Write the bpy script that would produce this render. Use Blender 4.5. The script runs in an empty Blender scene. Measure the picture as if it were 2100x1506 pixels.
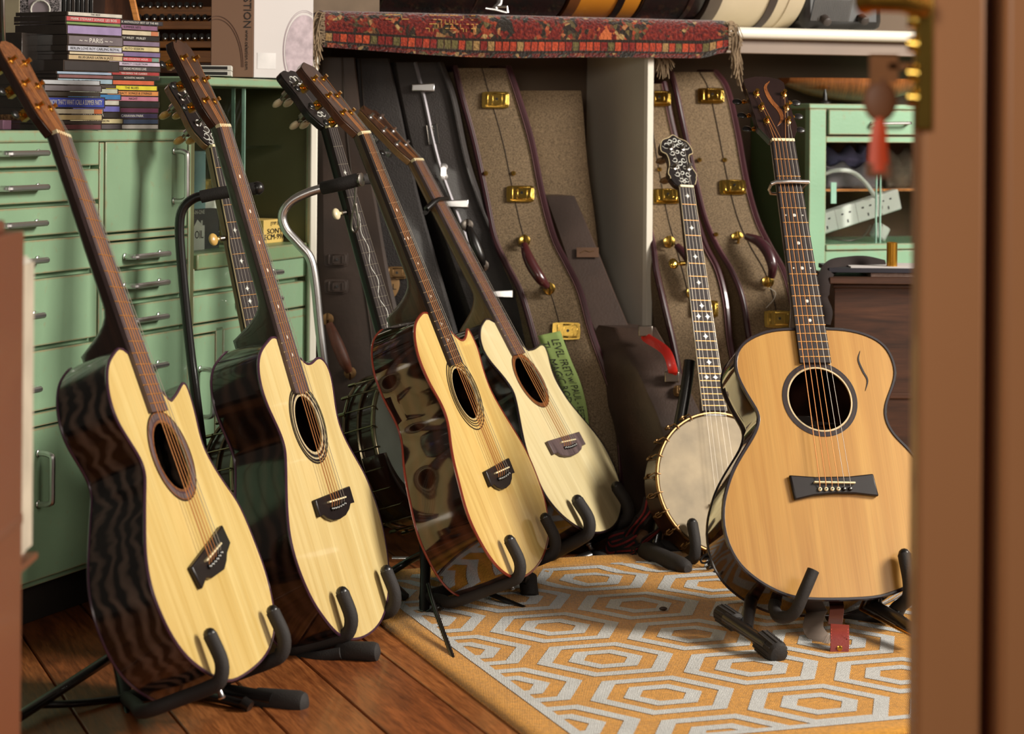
import bpy, bmesh, math, random
from mathutils import Vector, Matrix
from mathutils.geometry import tessellate_polygon
random.seed(7)
S = bpy.context.scene
COL = S.collection
# ---------------------------------------------------------------- camera
F, CX, HY, ROLL, H = 4600.0, 1050.0, 240.0, 0.008, 0.87   # focal length, principal point, horizon (2100x1506 px), eye height
cd = bpy.data.cameras.new('camera'); cam = bpy.data.objects.new('camera', cd); COL.objects.link(cam)
cd.sensor_width = 36.0; cd.lens = F / 2100 * 36; cd.shift_y = -(753 - HY) / 2100
cam.matrix_world = Matrix.Translation((0, 0, H)) @ Matrix.Rotation(math.pi / 2, 4, 'X') @ Matrix.Rotation(ROLL, 4, 'Z')
cd.clip_start = .05; cd.dof.use_dof = True; cd.dof.focus_distance = 3.95; cd.dof.aperture_fstop = 6.0
S.camera = cam
# ---------------------------------------------------------------- world and lights
w = bpy.data.worlds.new('room_light'); S.world = w; w.use_nodes = True
w.node_tree.nodes['Background'].inputs[0].default_value = (1.0, .84, .68, 1)
w.node_tree.nodes['Background'].inputs[1].default_value = .085
def area(name, loc, to, sx, sy, power, col):
    l = bpy.data.lights.new(name, 'AREA'); l.shape = 'RECTANGLE'; l.size = sx; l.size_y = sy; l.energy = power; l.color = col
    o = bpy.data.objects.new(name, l); COL.objects.link(o); o.location = loc
    o.rotation_euler = (Vector(to) - Vector(loc)).to_track_quat('-Z', 'Y').to_euler(); return o
area('window_light', (3.3, 3.1, 2.25), (0, 3.9, .35), .9, 1.1, 225, (1, .94, .84))
area('fill_light', (2.9, .9, 1.9), (.1, 4.3, .5), 1.6, 1.4, 38, (1, .9, .78))  # unseen soft fill, added to brighten the right-hand guitar and the rug
area('hall_light', (-.3, .5, 1.35), (.42, 1.9, .62), .5, .5, 17, (1, .92, .8))
S.view_settings.view_transform = 'Standard'; S.view_settings.look = 'None'
S.view_settings.gamma = 1.0; S.view_settings.exposure = 0.08
S.view_settings.use_curve_mapping = False

# ---------------------------------------------------------------- helpers
def W(px, py, Y):
    du, dv = px - CX, py - HY
    return Vector(((du + ROLL * dv) / F * Y, Y, H - (dv - ROLL * du) / F * Y))
def floor_pt(px, py):
    du, dv = px - CX, py - HY; Y = H * F / (dv - ROLL * du)
    return Vector(((du + ROLL * dv) / F * Y, Y, 0))
def srgb(c):
    return tuple(((v / 255) / 12.92 if v / 255 <= .04045 else ((v / 255 + .055) / 1.055) ** 2.4) for v in c) + (1,)
class N:
    def __init__(s, name):
        s.m = bpy.data.materials.new(name); s.m.use_nodes = True; s.t = s.m.node_tree; s.b = s.t.nodes['Principled BSDF']
    def n(s, typ, **kw):
        o = s.t.nodes.new(typ)
        for k, v in kw.items(): setattr(o, k, v)
        return o
    def l(s, a, b): s.t.links.new(a, b)
    def coord(s, scale=(1, 1, 1), out='Object', rot=(0, 0, 0)):
        tc = s.n('ShaderNodeTexCoord'); mp = s.n('ShaderNodeMapping'); mp.inputs['Scale'].default_value = scale; mp.inputs['Rotation'].default_value = rot
        s.l(tc.outputs[out], mp.inputs['Vector']); return mp.outputs[0]
    def noise(s, vec, scale, detail=4, dist=0, rough=.5):
        x = s.n('ShaderNodeTexNoise'); x.inputs['Scale'].default_value = scale; x.inputs['Detail'].default_value = detail
        x.inputs['Distortion'].default_value = dist; x.inputs['Roughness'].default_value = rough; s.l(vec, x.inputs['Vector']); return x.outputs['Fac']
    def ramp(s, fac, stops):
        r = s.n('ShaderNodeValToRGB'); e = r.color_ramp.elements
        while len(e) < len(stops): e.new(.5)
        for i, (p, c) in enumerate(stops): e[i].position = p; e[i].color = c
        s.l(fac, r.inputs[0]); return r.outputs[0]
    def mix(s, fac, a, b, mode='MIX'):
        x = s.n('ShaderNodeMix', data_type='RGBA', blend_type=mode)
        for k, v in ((0, fac), (6, a), (7, b)):
            if isinstance(v, (int, float, tuple)): x.inputs[k].default_value = v
            else: s.l(v, x.inputs[k])
        return x.outputs[2]
    def math(s, op, a, b=0.0, c=None):
        x = s.n('ShaderNodeMath', operation=op)
        for i, v in enumerate((a, b, c)):
            if v is None: continue
            if isinstance(v, (int, float)): x.inputs[i].default_value = v
            else: s.l(v, x.inputs[i])
        return x.outputs[0]
    def bump(s, h, strength, dist=.001):
        x = s.n('ShaderNodeBump'); x.inputs['Strength'].default_value = strength; x.inputs['Distance'].default_value = dist
        s.l(h, x.inputs['Height']); s.l(x.outputs[0], s.b.inputs['Normal'])
    def fin(s, col=None, rough=.5, metal=0, coat=0, spec=.5, sheen=0):
        if col is not None:
            if isinstance(col, tuple): s.b.inputs['Base Color'].default_value = col
            else: s.l(col, s.b.inputs['Base Color'])
        if isinstance(rough, (int, float)): s.b.inputs['Roughness'].default_value = rough
        else: s.l(rough, s.b.inputs['Roughness'])
        s.b.inputs['Metallic'].default_value = metal; s.b.inputs['Coat Weight'].default_value = coat; s.b.inputs['Coat Roughness'].default_value = .06
        s.b.inputs['Specular IOR Level'].default_value = spec; s.b.inputs['Sheen Weight'].default_value = sheen
        return s.m
def sc(c, k): return tuple(min(1, v * k) for v in c[:3]) + (1,)
def plain(name, col, rough=.5, metal=0, coat=0, var=.18, scale=14, bump=0, bscale=300, spec=.5, sheen=0, stretch=(1, 1, 1)):
    m = N(name); c = srgb(col); v = m.coord(stretch)
    f = m.noise(v, scale, 5)
    colr = m.ramp(f, [(.3, sc(c, 1 - var)), (.7, sc(c, 1 + var))])
    if bump: m.bump(m.noise(v, bscale, 3), bump, .002)
    return m.fin(colr, rough, metal, coat, spec, sheen)
def wood(name, dark, light, scale=30, stretch=(1, .06, 1), rough=.35, coat=0, dist=1.5, fine=.25, bump=.05, cuts=(.3, .7)):
    m = N(name); v = m.coord(stretch)
    f = m.noise(v, scale, 6, dist, .6); g = m.noise(m.coord(tuple(a * (6 if a >= .5 else 1) for a in stretch)), scale * 3, 3)
    col = m.ramp(f, [(cuts[0], srgb(dark)), (cuts[1], srgb(light))])
    gg = m.ramp(g, [(.35, (1 - fine, 1 - fine, 1 - fine, 1)), (.6, (1, 1, 1, 1))])
    col = m.mix(1.0, col, gg, 'MULTIPLY')
    if bump: m.bump(g, bump, .001)
    return m.fin(col, rough, 0, coat)
def swirl(name, dark, light, sc_=7, rough=.18, coat=.6, bands=9, stretch=(1, .5, 1)):
    m = N(name); v = m.coord(stretch); wv = m.n('ShaderNodeTexWave'); wv.inputs['Scale'].default_value = bands; wv.inputs['Distortion'].default_value = 9
    wv.inputs['Detail'].default_value = 2; wv.inputs['Detail Scale'].default_value = sc_ * .12; wv.bands_direction = 'Z'; m.l(v, wv.inputs['Vector'])
    nz = m.noise(v, sc_, 5, 2)
    k = m.math('MULTIPLY', wv.outputs['Fac'], nz)
    return m.fin(m.ramp(k, [(.1, srgb(dark)), (.62, srgb(light))]), rough, 0, coat)

class MB:
    """collects shapes and links them as ONE mesh object"""
    def __init__(s): s.v = []; s.f = []; s.mi = []; s.k = 0
    def add(s, vs, fs):
        o = len(s.v); s.v += [tuple(x) for x in vs]
        for f in fs: s.f.append(tuple(i + o for i in f)); s.mi.append(s.k)
        return s
    def mat(s, k): s.k = k; return s
    def box(s, c, size, R=None):
        c = Vector(c); hx, hy, hz = (a / 2 for a in size); vs = []
        for x in (-hx, hx):
            for y in (-hy, hy):
                for z in (-hz, hz):
                    p = Vector((x, y, z)); p = (R @ p) if R is not None else p; vs.append(c + p)
        return s.add(vs, [(0, 1, 3, 2), (4, 6, 7, 5), (0, 4, 5, 1), (2, 3, 7, 6), (0, 2, 6, 4), (1, 5, 7, 3)])
    def hexa(s, A, B):       # two quads (4 points each) joined
        return s.add(list(A) + list(B), [(3, 2, 1, 0), (4, 5, 6, 7)] + [(i, (i + 1) % 4, (i + 1) % 4 + 4, i + 4) for i in range(4)])
    def tube(s, pts, r, seg=8, caps=True, closed=False, flat=None):
        pts = [Vector(p) for p in pts]; n = len(pts)
        rr = r if isinstance(r, list) else [r] * n
        T = []
        for i in range(n):
            a = pts[(i - 1) % n] if closed else pts[max(i - 1, 0)]; b = pts[(i + 1) % n] if closed else pts[min(i + 1, n - 1)]
            d = b - a; T.append(d.normalized() if d.length > 1e-9 else Vector((0, 0, 1)))
        up = Vector((0, 0, 1)) if abs(T[0].z) < .9 else Vector((1, 0, 0))
        if flat is not None: up = Vector(flat)
        vs = []; nrm = (up - T[0] * up.dot(T[0])).normalized()
        for i in range(n):
            if flat is not None: nrm = up
            nn = nrm - T[i] * nrm.dot(T[i]); nrm = nn.normalized() if nn.length > 1e-6 else nrm
            bi = T[i].cross(nrm)
            for k in range(seg):
                a = 2 * math.pi * k / seg + math.pi / seg
                ra, rb = (rr[i], rr[i]) if not isinstance(rr[i], tuple) else rr[i]
                vs.append(pts[i] + nrm * (math.cos(a) * ra) + bi * (math.sin(a) * rb))
        fs = []
        for i in range(n if closed else n - 1):
            j = (i + 1) % n
            for k in range(seg):
                k2 = (k + 1) % seg; fs.append((i * seg + k, i * seg + k2, j * seg + k2, j * seg + k))
        if caps and not closed: fs.append(tuple(range(seg))[::-1]); fs.append(tuple((n - 1) * seg + k for k in range(seg)))
        return s.add(vs, fs)
    def lathe(s, prof, O, A, seg=20, sx=1.0, X=None):   # prof: (radius, height along A)
        A = Vector(A).normalized(); O = Vector(O)
        X = Vector(X) if X is not None else (Vector((1, 0, 0)) if abs(A.x) < .9 else Vector((0, 1, 0)))
        X = (X - A * X.dot(A)).normalized(); Yv = A.cross(X); vs = []; fs = []
        for r, h in prof:
            for k in range(seg):
                a = 2 * math.pi * k / seg; vs.append(O + A * h + X * (math.cos(a) * r * sx) + Yv * (math.sin(a) * r))
        for i in range(len(prof) - 1):
            for k in range(seg):
                k2 = (k + 1) % seg; fs.append((i * seg + k, i * seg + k2, (i + 1) * seg + k2, (i + 1) * seg + k))
        fs.append(tuple(range(seg))[::-1]); fs.append(tuple((len(prof) - 1) * seg + k for k in range(seg)))
        return s.add(vs, fs)
    def prism(s, out, z0, z1, M=None, holes=None):      # flat outline in x,y pulled from z0 to z1
        M = M if M is not None else Matrix.Identity(4)
        loops = [[Vector((x, y, 0)) for x, y in out]] + [[Vector((x, y, 0)) for x, y in h] for h in (holes or [])]
        tri = tessellate_polygon(loops); flat = [p for L in loops for p in L]; n = len(flat)
        def area2(t): a, b, c = (flat[i] for i in t); return (b - a).cross(c - a).z
        vs = [M @ Vector((p.x, p.y, z1)) for p in flat] + [M @ Vector((p.x, p.y, z0)) for p in flat]
        fs = []
        for t in tri:
            t = t if area2(t) > 0 else (t[0], t[2], t[1])
            fs.append(tuple(t)); fs.append((t[2] + n, t[1] + n, t[0] + n))
        o = 0
        for li, L in enumerate(loops):
            m = len(L)
            ar = sum(L[i].x * L[(i + 1) % m].y - L[(i + 1) % m].x * L[i].y for i in range(m))
            ccw = (ar > 0) == (li == 0)
            for i in range(m):
                a, b = o + i, o + (i + 1) % m
                fs.append((a, a + n, b + n, b) if ccw else (b, b + n, a + n, a))
            o += m
        return s.add(vs, fs)
    def ball(s, c, r, sx=(1, 1, 1), R=None, nu=14, nv=9):
        vs = []; c = Vector(c)
        for i in range(nv + 1):
            th = math.pi * i / nv
            for k in range(nu):
                a = 2 * math.pi * k / nu; p = Vector((math.sin(th) * math.cos(a) * r * sx[0], math.sin(th) * math.sin(a) * r * sx[1], math.cos(th) * r * sx[2]))
                vs.append(c + ((R @ p) if R is not None else p))
        fs = [(i * nu + k, (i + 1) * nu + k, (i + 1) * nu + (k + 1) % nu, i * nu + (k + 1) % nu) for i in range(nv) for k in range(nu)]
        return s.add(vs, fs)
    def ring(s, r0, r1, z, c=(0, 0), seg=56, h=.0008, M=None):
        M = M if M is not None else Matrix.Identity(4); vs = []; fs = []
        for r, zz in ((r0, z - h), (r0, z), (r1, z), (r1, z - h)):
            for k in range(seg):
                a = 2 * math.pi * k / seg; vs.append(M @ Vector((c[0] + r * math.cos(a), c[1] + r * math.sin(a), zz)))
        for i in range(3):
            for k in range(seg):
                k2 = (k + 1) % seg; fs.append(((i + 1) * seg + k, (i + 1) * seg + k2, i * seg + k2, i * seg + k))
        return s.add(vs, fs)
    def build(s, name, mats, parent=None, smooth=False, bevel=0, M=None, label=None):
        me = bpy.data.meshes.new(name); me.from_pydata(s.v, [], s.f)
        mats = mats if isinstance(mats, (list, tuple)) else [mats]
        for m in mats: me.materials.append(m)
        if len(mats) > 1: me.polygons.foreach_set('material_index', s.mi)
        me.validate(); me.update()
        if smooth:
            me.polygons.foreach_set('use_smooth', [True] * len(me.polygons))
            try: me.set_sharp_from_angle(angle=math.radians(smooth if smooth is not True else 40))
            except Exception: pass
        o = bpy.data.objects.new(name, me); COL.objects.link(o)
        if parent is not None: o.parent = parent
        if M is not None: o.matrix_world = M if parent is None else o.matrix_world; 
        if M is not None and parent is not None: o.matrix_local = M
        if bevel:
            b = o.modifiers.new('bevel', 'BEVEL'); b.width = bevel; b.segments = 2; b.limit_method = 'ANGLE'; b.angle_limit = math.radians(40)
            o.data.polygons.foreach_set('use_smooth', [True] * len(me.polygons))
            try: me.set_sharp_from_angle(angle=math.radians(35))
            except Exception: pass
        if label: o['label'] = label
        return o
def tag(o, label, cat, group=None, kind=None):
    if label: o['label'] = label
    if cat: o['category'] = cat
    if group: o['group'] = group
    if kind: o['kind'] = kind
    return o
def thing(name, label, cat, M=None, group=None):
    o = bpy.data.objects.new(name, None); COL.objects.link(o); o.empty_display_size = .05
    if M is not None: o.matrix_world = M if isinstance(M, Matrix) else Matrix.Translation(M)
    return tag(o, label, cat, group)
def copy_of(o, parent=None, M=None):
    c = o.copy(); COL.objects.link(c)
    if parent is not None: c.parent = parent
    if M is not None: c.matrix_local = M
    return c
def cr(pts, n=8, closed=False):      # Catmull-Rom through points
    P = [Vector(p) if len(p) == 3 else Vector((p[0], p[1], 0)) for p in pts]; m = len(P); out = []
    rng = m if closed else m - 1
    for i in range(rng):
        a = P[(i - 1) % m] if closed or i > 0 else P[0] * 2 - P[1]; b = P[i]; c = P[(i + 1) % m]
        d = P[(i + 2) % m] if closed or i + 2 < m else P[-1] * 2 - P[-2]
        for k in range(n):
            t = k / n; out.append(.5 * ((2 * b) + (c - a) * t + (2 * a - 5 * b + 4 * c - d) * t * t + (3 * b - a - 3 * c + d) * t ** 3))
    if not closed: out.append(P[-1])
    return out
def mat4(R, t):
    M = Matrix(R).to_4x4(); M.translation = Vector(t); return M
def frame(o, x, y):       # matrix with origin o, x axis x, y axis as near y
    x = Vector(x).normalized(); z = x.cross(Vector(y)).normalized(); y = z.cross(x)
    M = Matrix((x, y, z)).transposed().to_4x4(); M.translation = Vector(o); return M
def text(name, body, size, mat, M, parent=None, ext=.0002, align='CENTER', sx=1, shear=0):
    c = bpy.data.curves.new(name, 'FONT'); c.body = body; c.size = size; c.extrude = ext; c.align_x = align; c.align_y = 'CENTER'; c.shear = shear; c.resolution_u = 2
    t = bpy.data.objects.new('tmp', c); COL.objects.link(t)
    me = bpy.data.meshes.new_from_object(t.evaluated_get(bpy.context.evaluated_depsgraph_get())); bpy.data.objects.remove(t)
    me.materials.clear(); me.materials.append(mat)
    if sx != 1:
        for v in me.vertices: v.co.x *= sx
    o = bpy.data.objects.new(name, me); COL.objects.link(o); o.parent = parent
    if parent is not None: o.matrix_local = M
    else: o.matrix_world = M
    return o
# ---------------------------------------------------------------- materials
m_spruce = [wood('spruce_pale_%d' % i, a, b, 26, (1, .05, 1), .3, .35, .8, .1, 0) for i, (a, b) in enumerate([((196, 162, 88), (222, 196, 130)), ((198, 168, 104), (224, 202, 144)), ((188, 148, 78), (224, 194, 122)), ((206, 186, 136), (228, 212, 166)), ((164, 114, 50), (190, 144, 74))])]
m_rosew = swirl('rosewood', (22, 14, 11), (56, 38, 30), 6, .14, .7, 24, (1, .35, .5))
m_zebra = swirl('figured_dark_wood', (16, 12, 11), (92, 76, 66), 9, .22, .5, 26, (1, .55, .55))
m_rosew2 = swirl('red_brown_rosewood', (28, 15, 11), (58, 32, 23), 5, .08, 1, 20, (1, .3, .5))
m_mahog = wood('mahogany_neck', (60, 34, 22), (92, 56, 36), 30, (1, .08, 1), .3, .4)
m_maple = wood('pale_brown_neck', (108, 80, 48), (140, 106, 66), 24, (1, .08, 1), .35, .3)
m_darkneck = wood('dark_neck_wood', (34, 20, 15), (60, 36, 26), 30, (1, .08, 1), .3, .5)
m_ebony = plain('ebony', (27, 20, 20), .36, 0, .1, .15, 40, spec=.35)
m_abal = plain('abalone', (156, 146, 100), .3, 0, .4, .3, 120)
m_fb = plain('dark_fingerboard', (44, 36, 35), .62, 0, 0, .15, 40, spec=.25)
m_board = wood('rosewood_fretboard', (62, 47, 47), (106, 86, 86), 60, (1, .1, 1), .55)
m_burl = wood('burl_headstock', (88, 46, 22), (150, 90, 46), 60, (1, .7, 1), .3, .5, 3)
m_bone = plain('bone', (222, 208, 168), .35, 0, .2, .06)
m_fret = plain('fret_brass', (196, 146, 88), .45, .9, 0, .05)
m_fretn = plain('fret_nickel', (190, 180, 165), .28, .9, 0, .05)
m_gold = plain('gold_metal', (214, 160, 70), .22, 1, 0, .08)
m_brass = plain('brass_metal', (206, 170, 84), .18, 1, 0, .1)
m_chrome = plain('chrome', (222, 220, 220), .3, 1, 0, .03)
m_steel = plain('steel', (150, 142, 134), .3, 1, 0, .08)
m_bronze = plain('bronze_string', (206, 142, 90), .45, .85, 0, .05)
m_steelstr = plain('steel_string', (176, 166, 154), .5, .8, 0, .05)
m_black = plain('black_plastic', (24, 21, 20), .35, 0, .1, .1)
m_foam = plain('black_foam_rubber', (34, 29, 27), .75, 0, 0, .15, 30, .25, 400)
m_blackm = plain('black_painted_metal', (22, 19, 18), .35, 0, .3, .1)
m_pearl = plain('pearl_inlay', (224, 224, 216), .25, 0, .5, .15, 80)
m_cream = plain('cream_plastic', (224, 208, 170), .35, 0, .2, .08)
m_bindred = plain('red_brown_binding', (120, 44, 28), .3, 0, .5)
m_bindblk = plain('black_binding', (30, 20, 26), .3, 0, .5)
m_bindcrm = plain('cream_binding', (196, 178, 140), .3, 0, .4)
m_bindpur = plain('purple_brown_binding', (66, 40, 56), .3, 0, .5)
m_inside = plain('bare_inside_wood', (70, 46, 30), .7)
m_white = plain('white_paint', (226, 220, 206), .42, 0, 0, .04, 6)
m_red = plain('red_plastic', (190, 40, 30), .35, 0, .3, .1)
POSE={
'G1':([[0.2472, -0.3627, 0.8985], [0.9669, 0.1531, -0.2041], [-0.0635, 0.9192, 0.3885]],[-0.4344, 3.2256, 0.2366]),
'G2':([[0.2887, -0.2992, 0.9095], [0.9574, 0.1014, -0.2705], [-0.0112, 0.9488, 0.3157]],[-0.2951, 3.718, 0.23]),
'G3':([[0.2979, -0.3796, 0.8759], [0.9542, 0.0923, -0.2845], [0.0271, 0.9205, 0.3897]],[-0.0228, 3.9973, 0.236]),
'G4':([[0.3906, -0.4681, 0.7927], [0.9204, 0.2163, -0.3258], [-0.0189, 0.8568, 0.5153]],[0.1082, 4.4839, 0.2174]),
'G5':([[0.9775, -0.0861, 0.1927], [0.2108, 0.4419, -0.8719], [-0.01, 0.8929, 0.4501]],[0.5529, 3.8352, 0.2456]),
'B3':([[0.9321, -0.0982, 0.3485], [0.3587, 0.3813, -0.852], [-0.0493, 0.9192, 0.3906]],[0.4238, 4.4399, 0.148]),
'B2':([[0.4692, -0.2863, 0.8354], [0.8824, 0.1135, -0.4567], [0.036, 0.9514, 0.3059]],[-0.17, 4.19, 0.2565]),
'B1':([[0.5299, -0.2292, 0.8165], [0.848, 0.1293, -0.514], [0.0123, 0.9648, 0.2628]],[-0.3903, 3.93, 0.2133]),
}
OUTL={
'G1':[(-0.029,0.318),(-0.061,0.315),(-0.091,0.304),(-0.112,0.29),(-0.128,0.269),(-0.138,0.245),(-0.139,0.216),(-0.127,0.192),(-0.114,0.17),(-0.105,0.15),(-0.11,0.129),(-0.13,0.107),(-0.166,0.063),(-0.19,0.032),(-0.205,0.004),(-0.213,-0.026),(-0.21,-0.059),(-0.2,-0.091),(-0.177,-0.123),(-0.141,-0.147),(-0.105,-0.165),(-0.062,-0.178),(0.003,-0.176),(0.068,-0.169),(0.115,-0.155),(0.149,-0.135),(0.171,-0.11),(0.185,-0.078),(0.192,-0.039),(0.189,0.007),(0.183,0.054),(0.164,0.081),(0.143,0.11),(0.13,0.136),(0.124,0.159),(0.13,0.185),(0.138,0.209),(0.142,0.234),(0.142,0.249),(0.136,0.257),(0.118,0.25),(0.093,0.239),(0.068,0.232),(0.056,0.235)],
'G2':[(-0.023,0.287),(-0.053,0.284),(-0.088,0.274),(-0.113,0.262),(-0.129,0.245),(-0.137,0.227),(-0.141,0.206),(-0.137,0.179),(-0.127,0.153),(-0.119,0.13),(-0.118,0.111),(-0.125,0.092),(-0.154,0.05),(-0.169,0.027),(-0.187,-0.004),(-0.198,-0.036),(-0.199,-0.07),(-0.193,-0.101),(-0.18,-0.136),(-0.158,-0.165),(-0.136,-0.189),(-0.109,-0.207),(-0.072,-0.219),(-0.023,-0.225),(0.028,-0.223),(0.07,-0.214),(0.108,-0.195),(0.144,-0.166),(0.161,-0.144),(0.177,-0.11),(0.189,-0.07),(0.188,-0.028),(0.18,0.011),(0.168,0.036),(0.144,0.073),(0.129,0.108),(0.131,0.137),(0.142,0.163),(0.152,0.19),(0.154,0.213),(0.145,0.228),(0.13,0.236),(0.108,0.234),(0.09,0.229),(0.07,0.23),(0.055,0.236)],
'G3':[(-0.022,0.31),(-0.056,0.309),(-0.089,0.302),(-0.113,0.29),(-0.133,0.27),(-0.146,0.244),(-0.147,0.219),(-0.143,0.189),(-0.132,0.164),(-0.126,0.141),(-0.13,0.117),(-0.146,0.094),(-0.164,0.07),(-0.18,0.036),(-0.188,0.012),(-0.201,-0.023),(-0.203,-0.057),(-0.194,-0.092),(-0.179,-0.123),(-0.157,-0.147),(-0.128,-0.166),(-0.084,-0.18),(-0.026,-0.184),(0.038,-0.179),(0.086,-0.167),(0.124,-0.153),(0.155,-0.132),(0.183,-0.097),(0.192,-0.066),(0.195,-0.03),(0.191,0.005),(0.178,0.038),(0.155,0.081),(0.136,0.121),(0.131,0.153),(0.138,0.184),(0.15,0.212),(0.149,0.236),(0.145,0.251),(0.139,0.259),(0.122,0.247),(0.096,0.239),(0.074,0.245),(0.059,0.256)],
'G4':[(-0.033,0.288),(-0.069,0.283),(-0.099,0.273),(-0.125,0.255),(-0.139,0.235),(-0.143,0.213),(-0.133,0.19),(-0.117,0.167),(-0.107,0.144),(-0.105,0.125),(-0.12,0.099),(-0.146,0.064),(-0.172,0.027),(-0.187,-0.003),(-0.193,-0.032),(-0.203,-0.073),(-0.193,-0.105),(-0.174,-0.132),(-0.141,-0.159),(-0.102,-0.177),(-0.06,-0.188),(-0.007,-0.192),(0.047,-0.187),(0.097,-0.17),(0.138,-0.147),(0.169,-0.117),(0.186,-0.085),(0.191,-0.05),(0.189,-0.015),(0.155,0.041),(0.132,0.078),(0.122,0.113),(0.123,0.141),(0.137,0.169),(0.154,0.193),(0.154,0.215),(0.119,0.209),(0.087,0.205),(0.063,0.207),(0.058,0.21)],
'G5':[(-0.029,0.284),(-0.06,0.283),(-0.092,0.276),(-0.122,0.261),(-0.139,0.242),(-0.146,0.215),(-0.141,0.187),(-0.127,0.154),(-0.115,0.13),(-0.118,0.109),(-0.131,0.086),(-0.156,0.054),(-0.176,0.024),(-0.189,-0.005),(-0.2,-0.037),(-0.203,-0.084),(-0.188,-0.128),(-0.168,-0.151),(-0.146,-0.169),(-0.117,-0.185),(-0.095,-0.192),(-0.06,-0.197),(0.03,-0.198),(0.067,-0.193),(0.101,-0.182),(0.133,-0.169),(0.157,-0.151),(0.178,-0.128),(0.196,-0.084),(0.195,-0.037),(0.185,-0.005),(0.172,0.024),(0.15,0.059),(0.136,0.075),(0.122,0.094),(0.115,0.118),(0.119,0.142),(0.132,0.166),(0.144,0.19),(0.148,0.211),(0.143,0.238),(0.13,0.258),(0.107,0.272),(0.077,0.281),(0.037,0.285)],
}
# ================================================================ guitars
def ease(a, b, t): t = max(0, min(1, (t - a) / (b - a))); return t * t * (3 - 2 * t)
def fret_y(L, n): return L * 2 ** (-n / 12)
def string_set(root, posts, nutx, nuty, sadx, sady, sadz, endx, endy, endz, nutz, rad, mats, slant=(0, 0)):
    for i, p in enumerate(posts):
        m = MB()
        pts = [p, (nutx[i], nuty + slant[0] * (-nutx[i] / .02), nutz), (sadx[i], sady + slant[1] * (sadx[i] / .037), sadz)]
        if endy is not None: pts.append((endx[i], endy + slant[1] * (sadx[i] / .037), endz))
        m.tube(pts, rad[i], 5); m.build('string', mats[i], root, smooth=True)
def neck_mesh(root, L, yj, wn, wj, mat, d, heel, style='guitar', zt=.0006):
    m = MB(); secs = []; seg = 12
    ys = [L + .004, L - .01, L - .05] + [L - .05 - (L - .05 - yj - heel) * k / 6 for k in range(1, 7)] + [yj + heel * (1 - k / 9) for k in range(1, 10)]
    for y in ys:
        t = (L - y) / (L - yj); hw = (wn + (wj - wn) * t) / 2 * .97
        hh = .0165 + .004 * t
        k = max(0, min(1, (yj + heel - y) / (heel - .030))); k2 = k ** 2.2
        hh = hh + (d - hh) * k2; pw = .5 + .25 * k; hw2 = hw * (1 - .28 * k2)
        ring = []
        for j in range(seg + 1):
            a = math.pi * j / seg; cx = -math.cos(a); sy = math.sin(a) ** pw
            wv = hw + (hw2 - hw) * (sy * hh / max(hh, 1e-6))
            ring.append((cx * wv, y - .004 * k2 * 0, zt - sy * hh))
        secs.append(ring)
    vs = [p for r in secs for p in r]; n = seg + 1; fs = []
    for i in range(len(secs) - 1):
        for j in range(seg): fs.append((i * n + j, (i + 1) * n + j, (i + 1) * n + j + 1, i * n + j + 1))
        fs.append((i * n + seg, (i + 1) * n + seg, (i + 1) * n, i * n))
    fs.append(tuple(range(n))); fs.append(tuple((len(secs) - 1) * n + j for j in range(n))[::-1])
    m.add(vs, fs); return m.build('neck', mat, root, smooth=50)
def peg(root, M, side, post_h, metal, button, bm_shape, plate=None, bcol=None):
    m = MB(); m.lathe([(.0062, 0), (.0062, .0012), (.0042, .0022), (.0035, .0025), (.0032, post_h * .8), (.0038, post_h)], M @ Vector((0, 0, 0)), M.to_3x3() @ Vector((0, 0, 1)), 12)
    R3 = M.to_3x3()
    m.box(M @ Vector((side * .002, 0, -.024)), (.013, .015, .012), R3)
    m.tube([M @ Vector((side * .006, 0, -.024)), M @ Vector((side * .023, 0, -.024))], .0022, 8)
    m.tube([M @ Vector((side * .016, 0, -.024)), M @ Vector((side * .020, 0, -.024))], .0042, 8)
    p = m.build('tuning_peg', metal, root, smooth=True)
    b = MB(); b.ball(M @ Vector((side * .031, 0, -.024)), .0095, bm_shape, R3); b.build('button', button, p, smooth=True)
    return p
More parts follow.
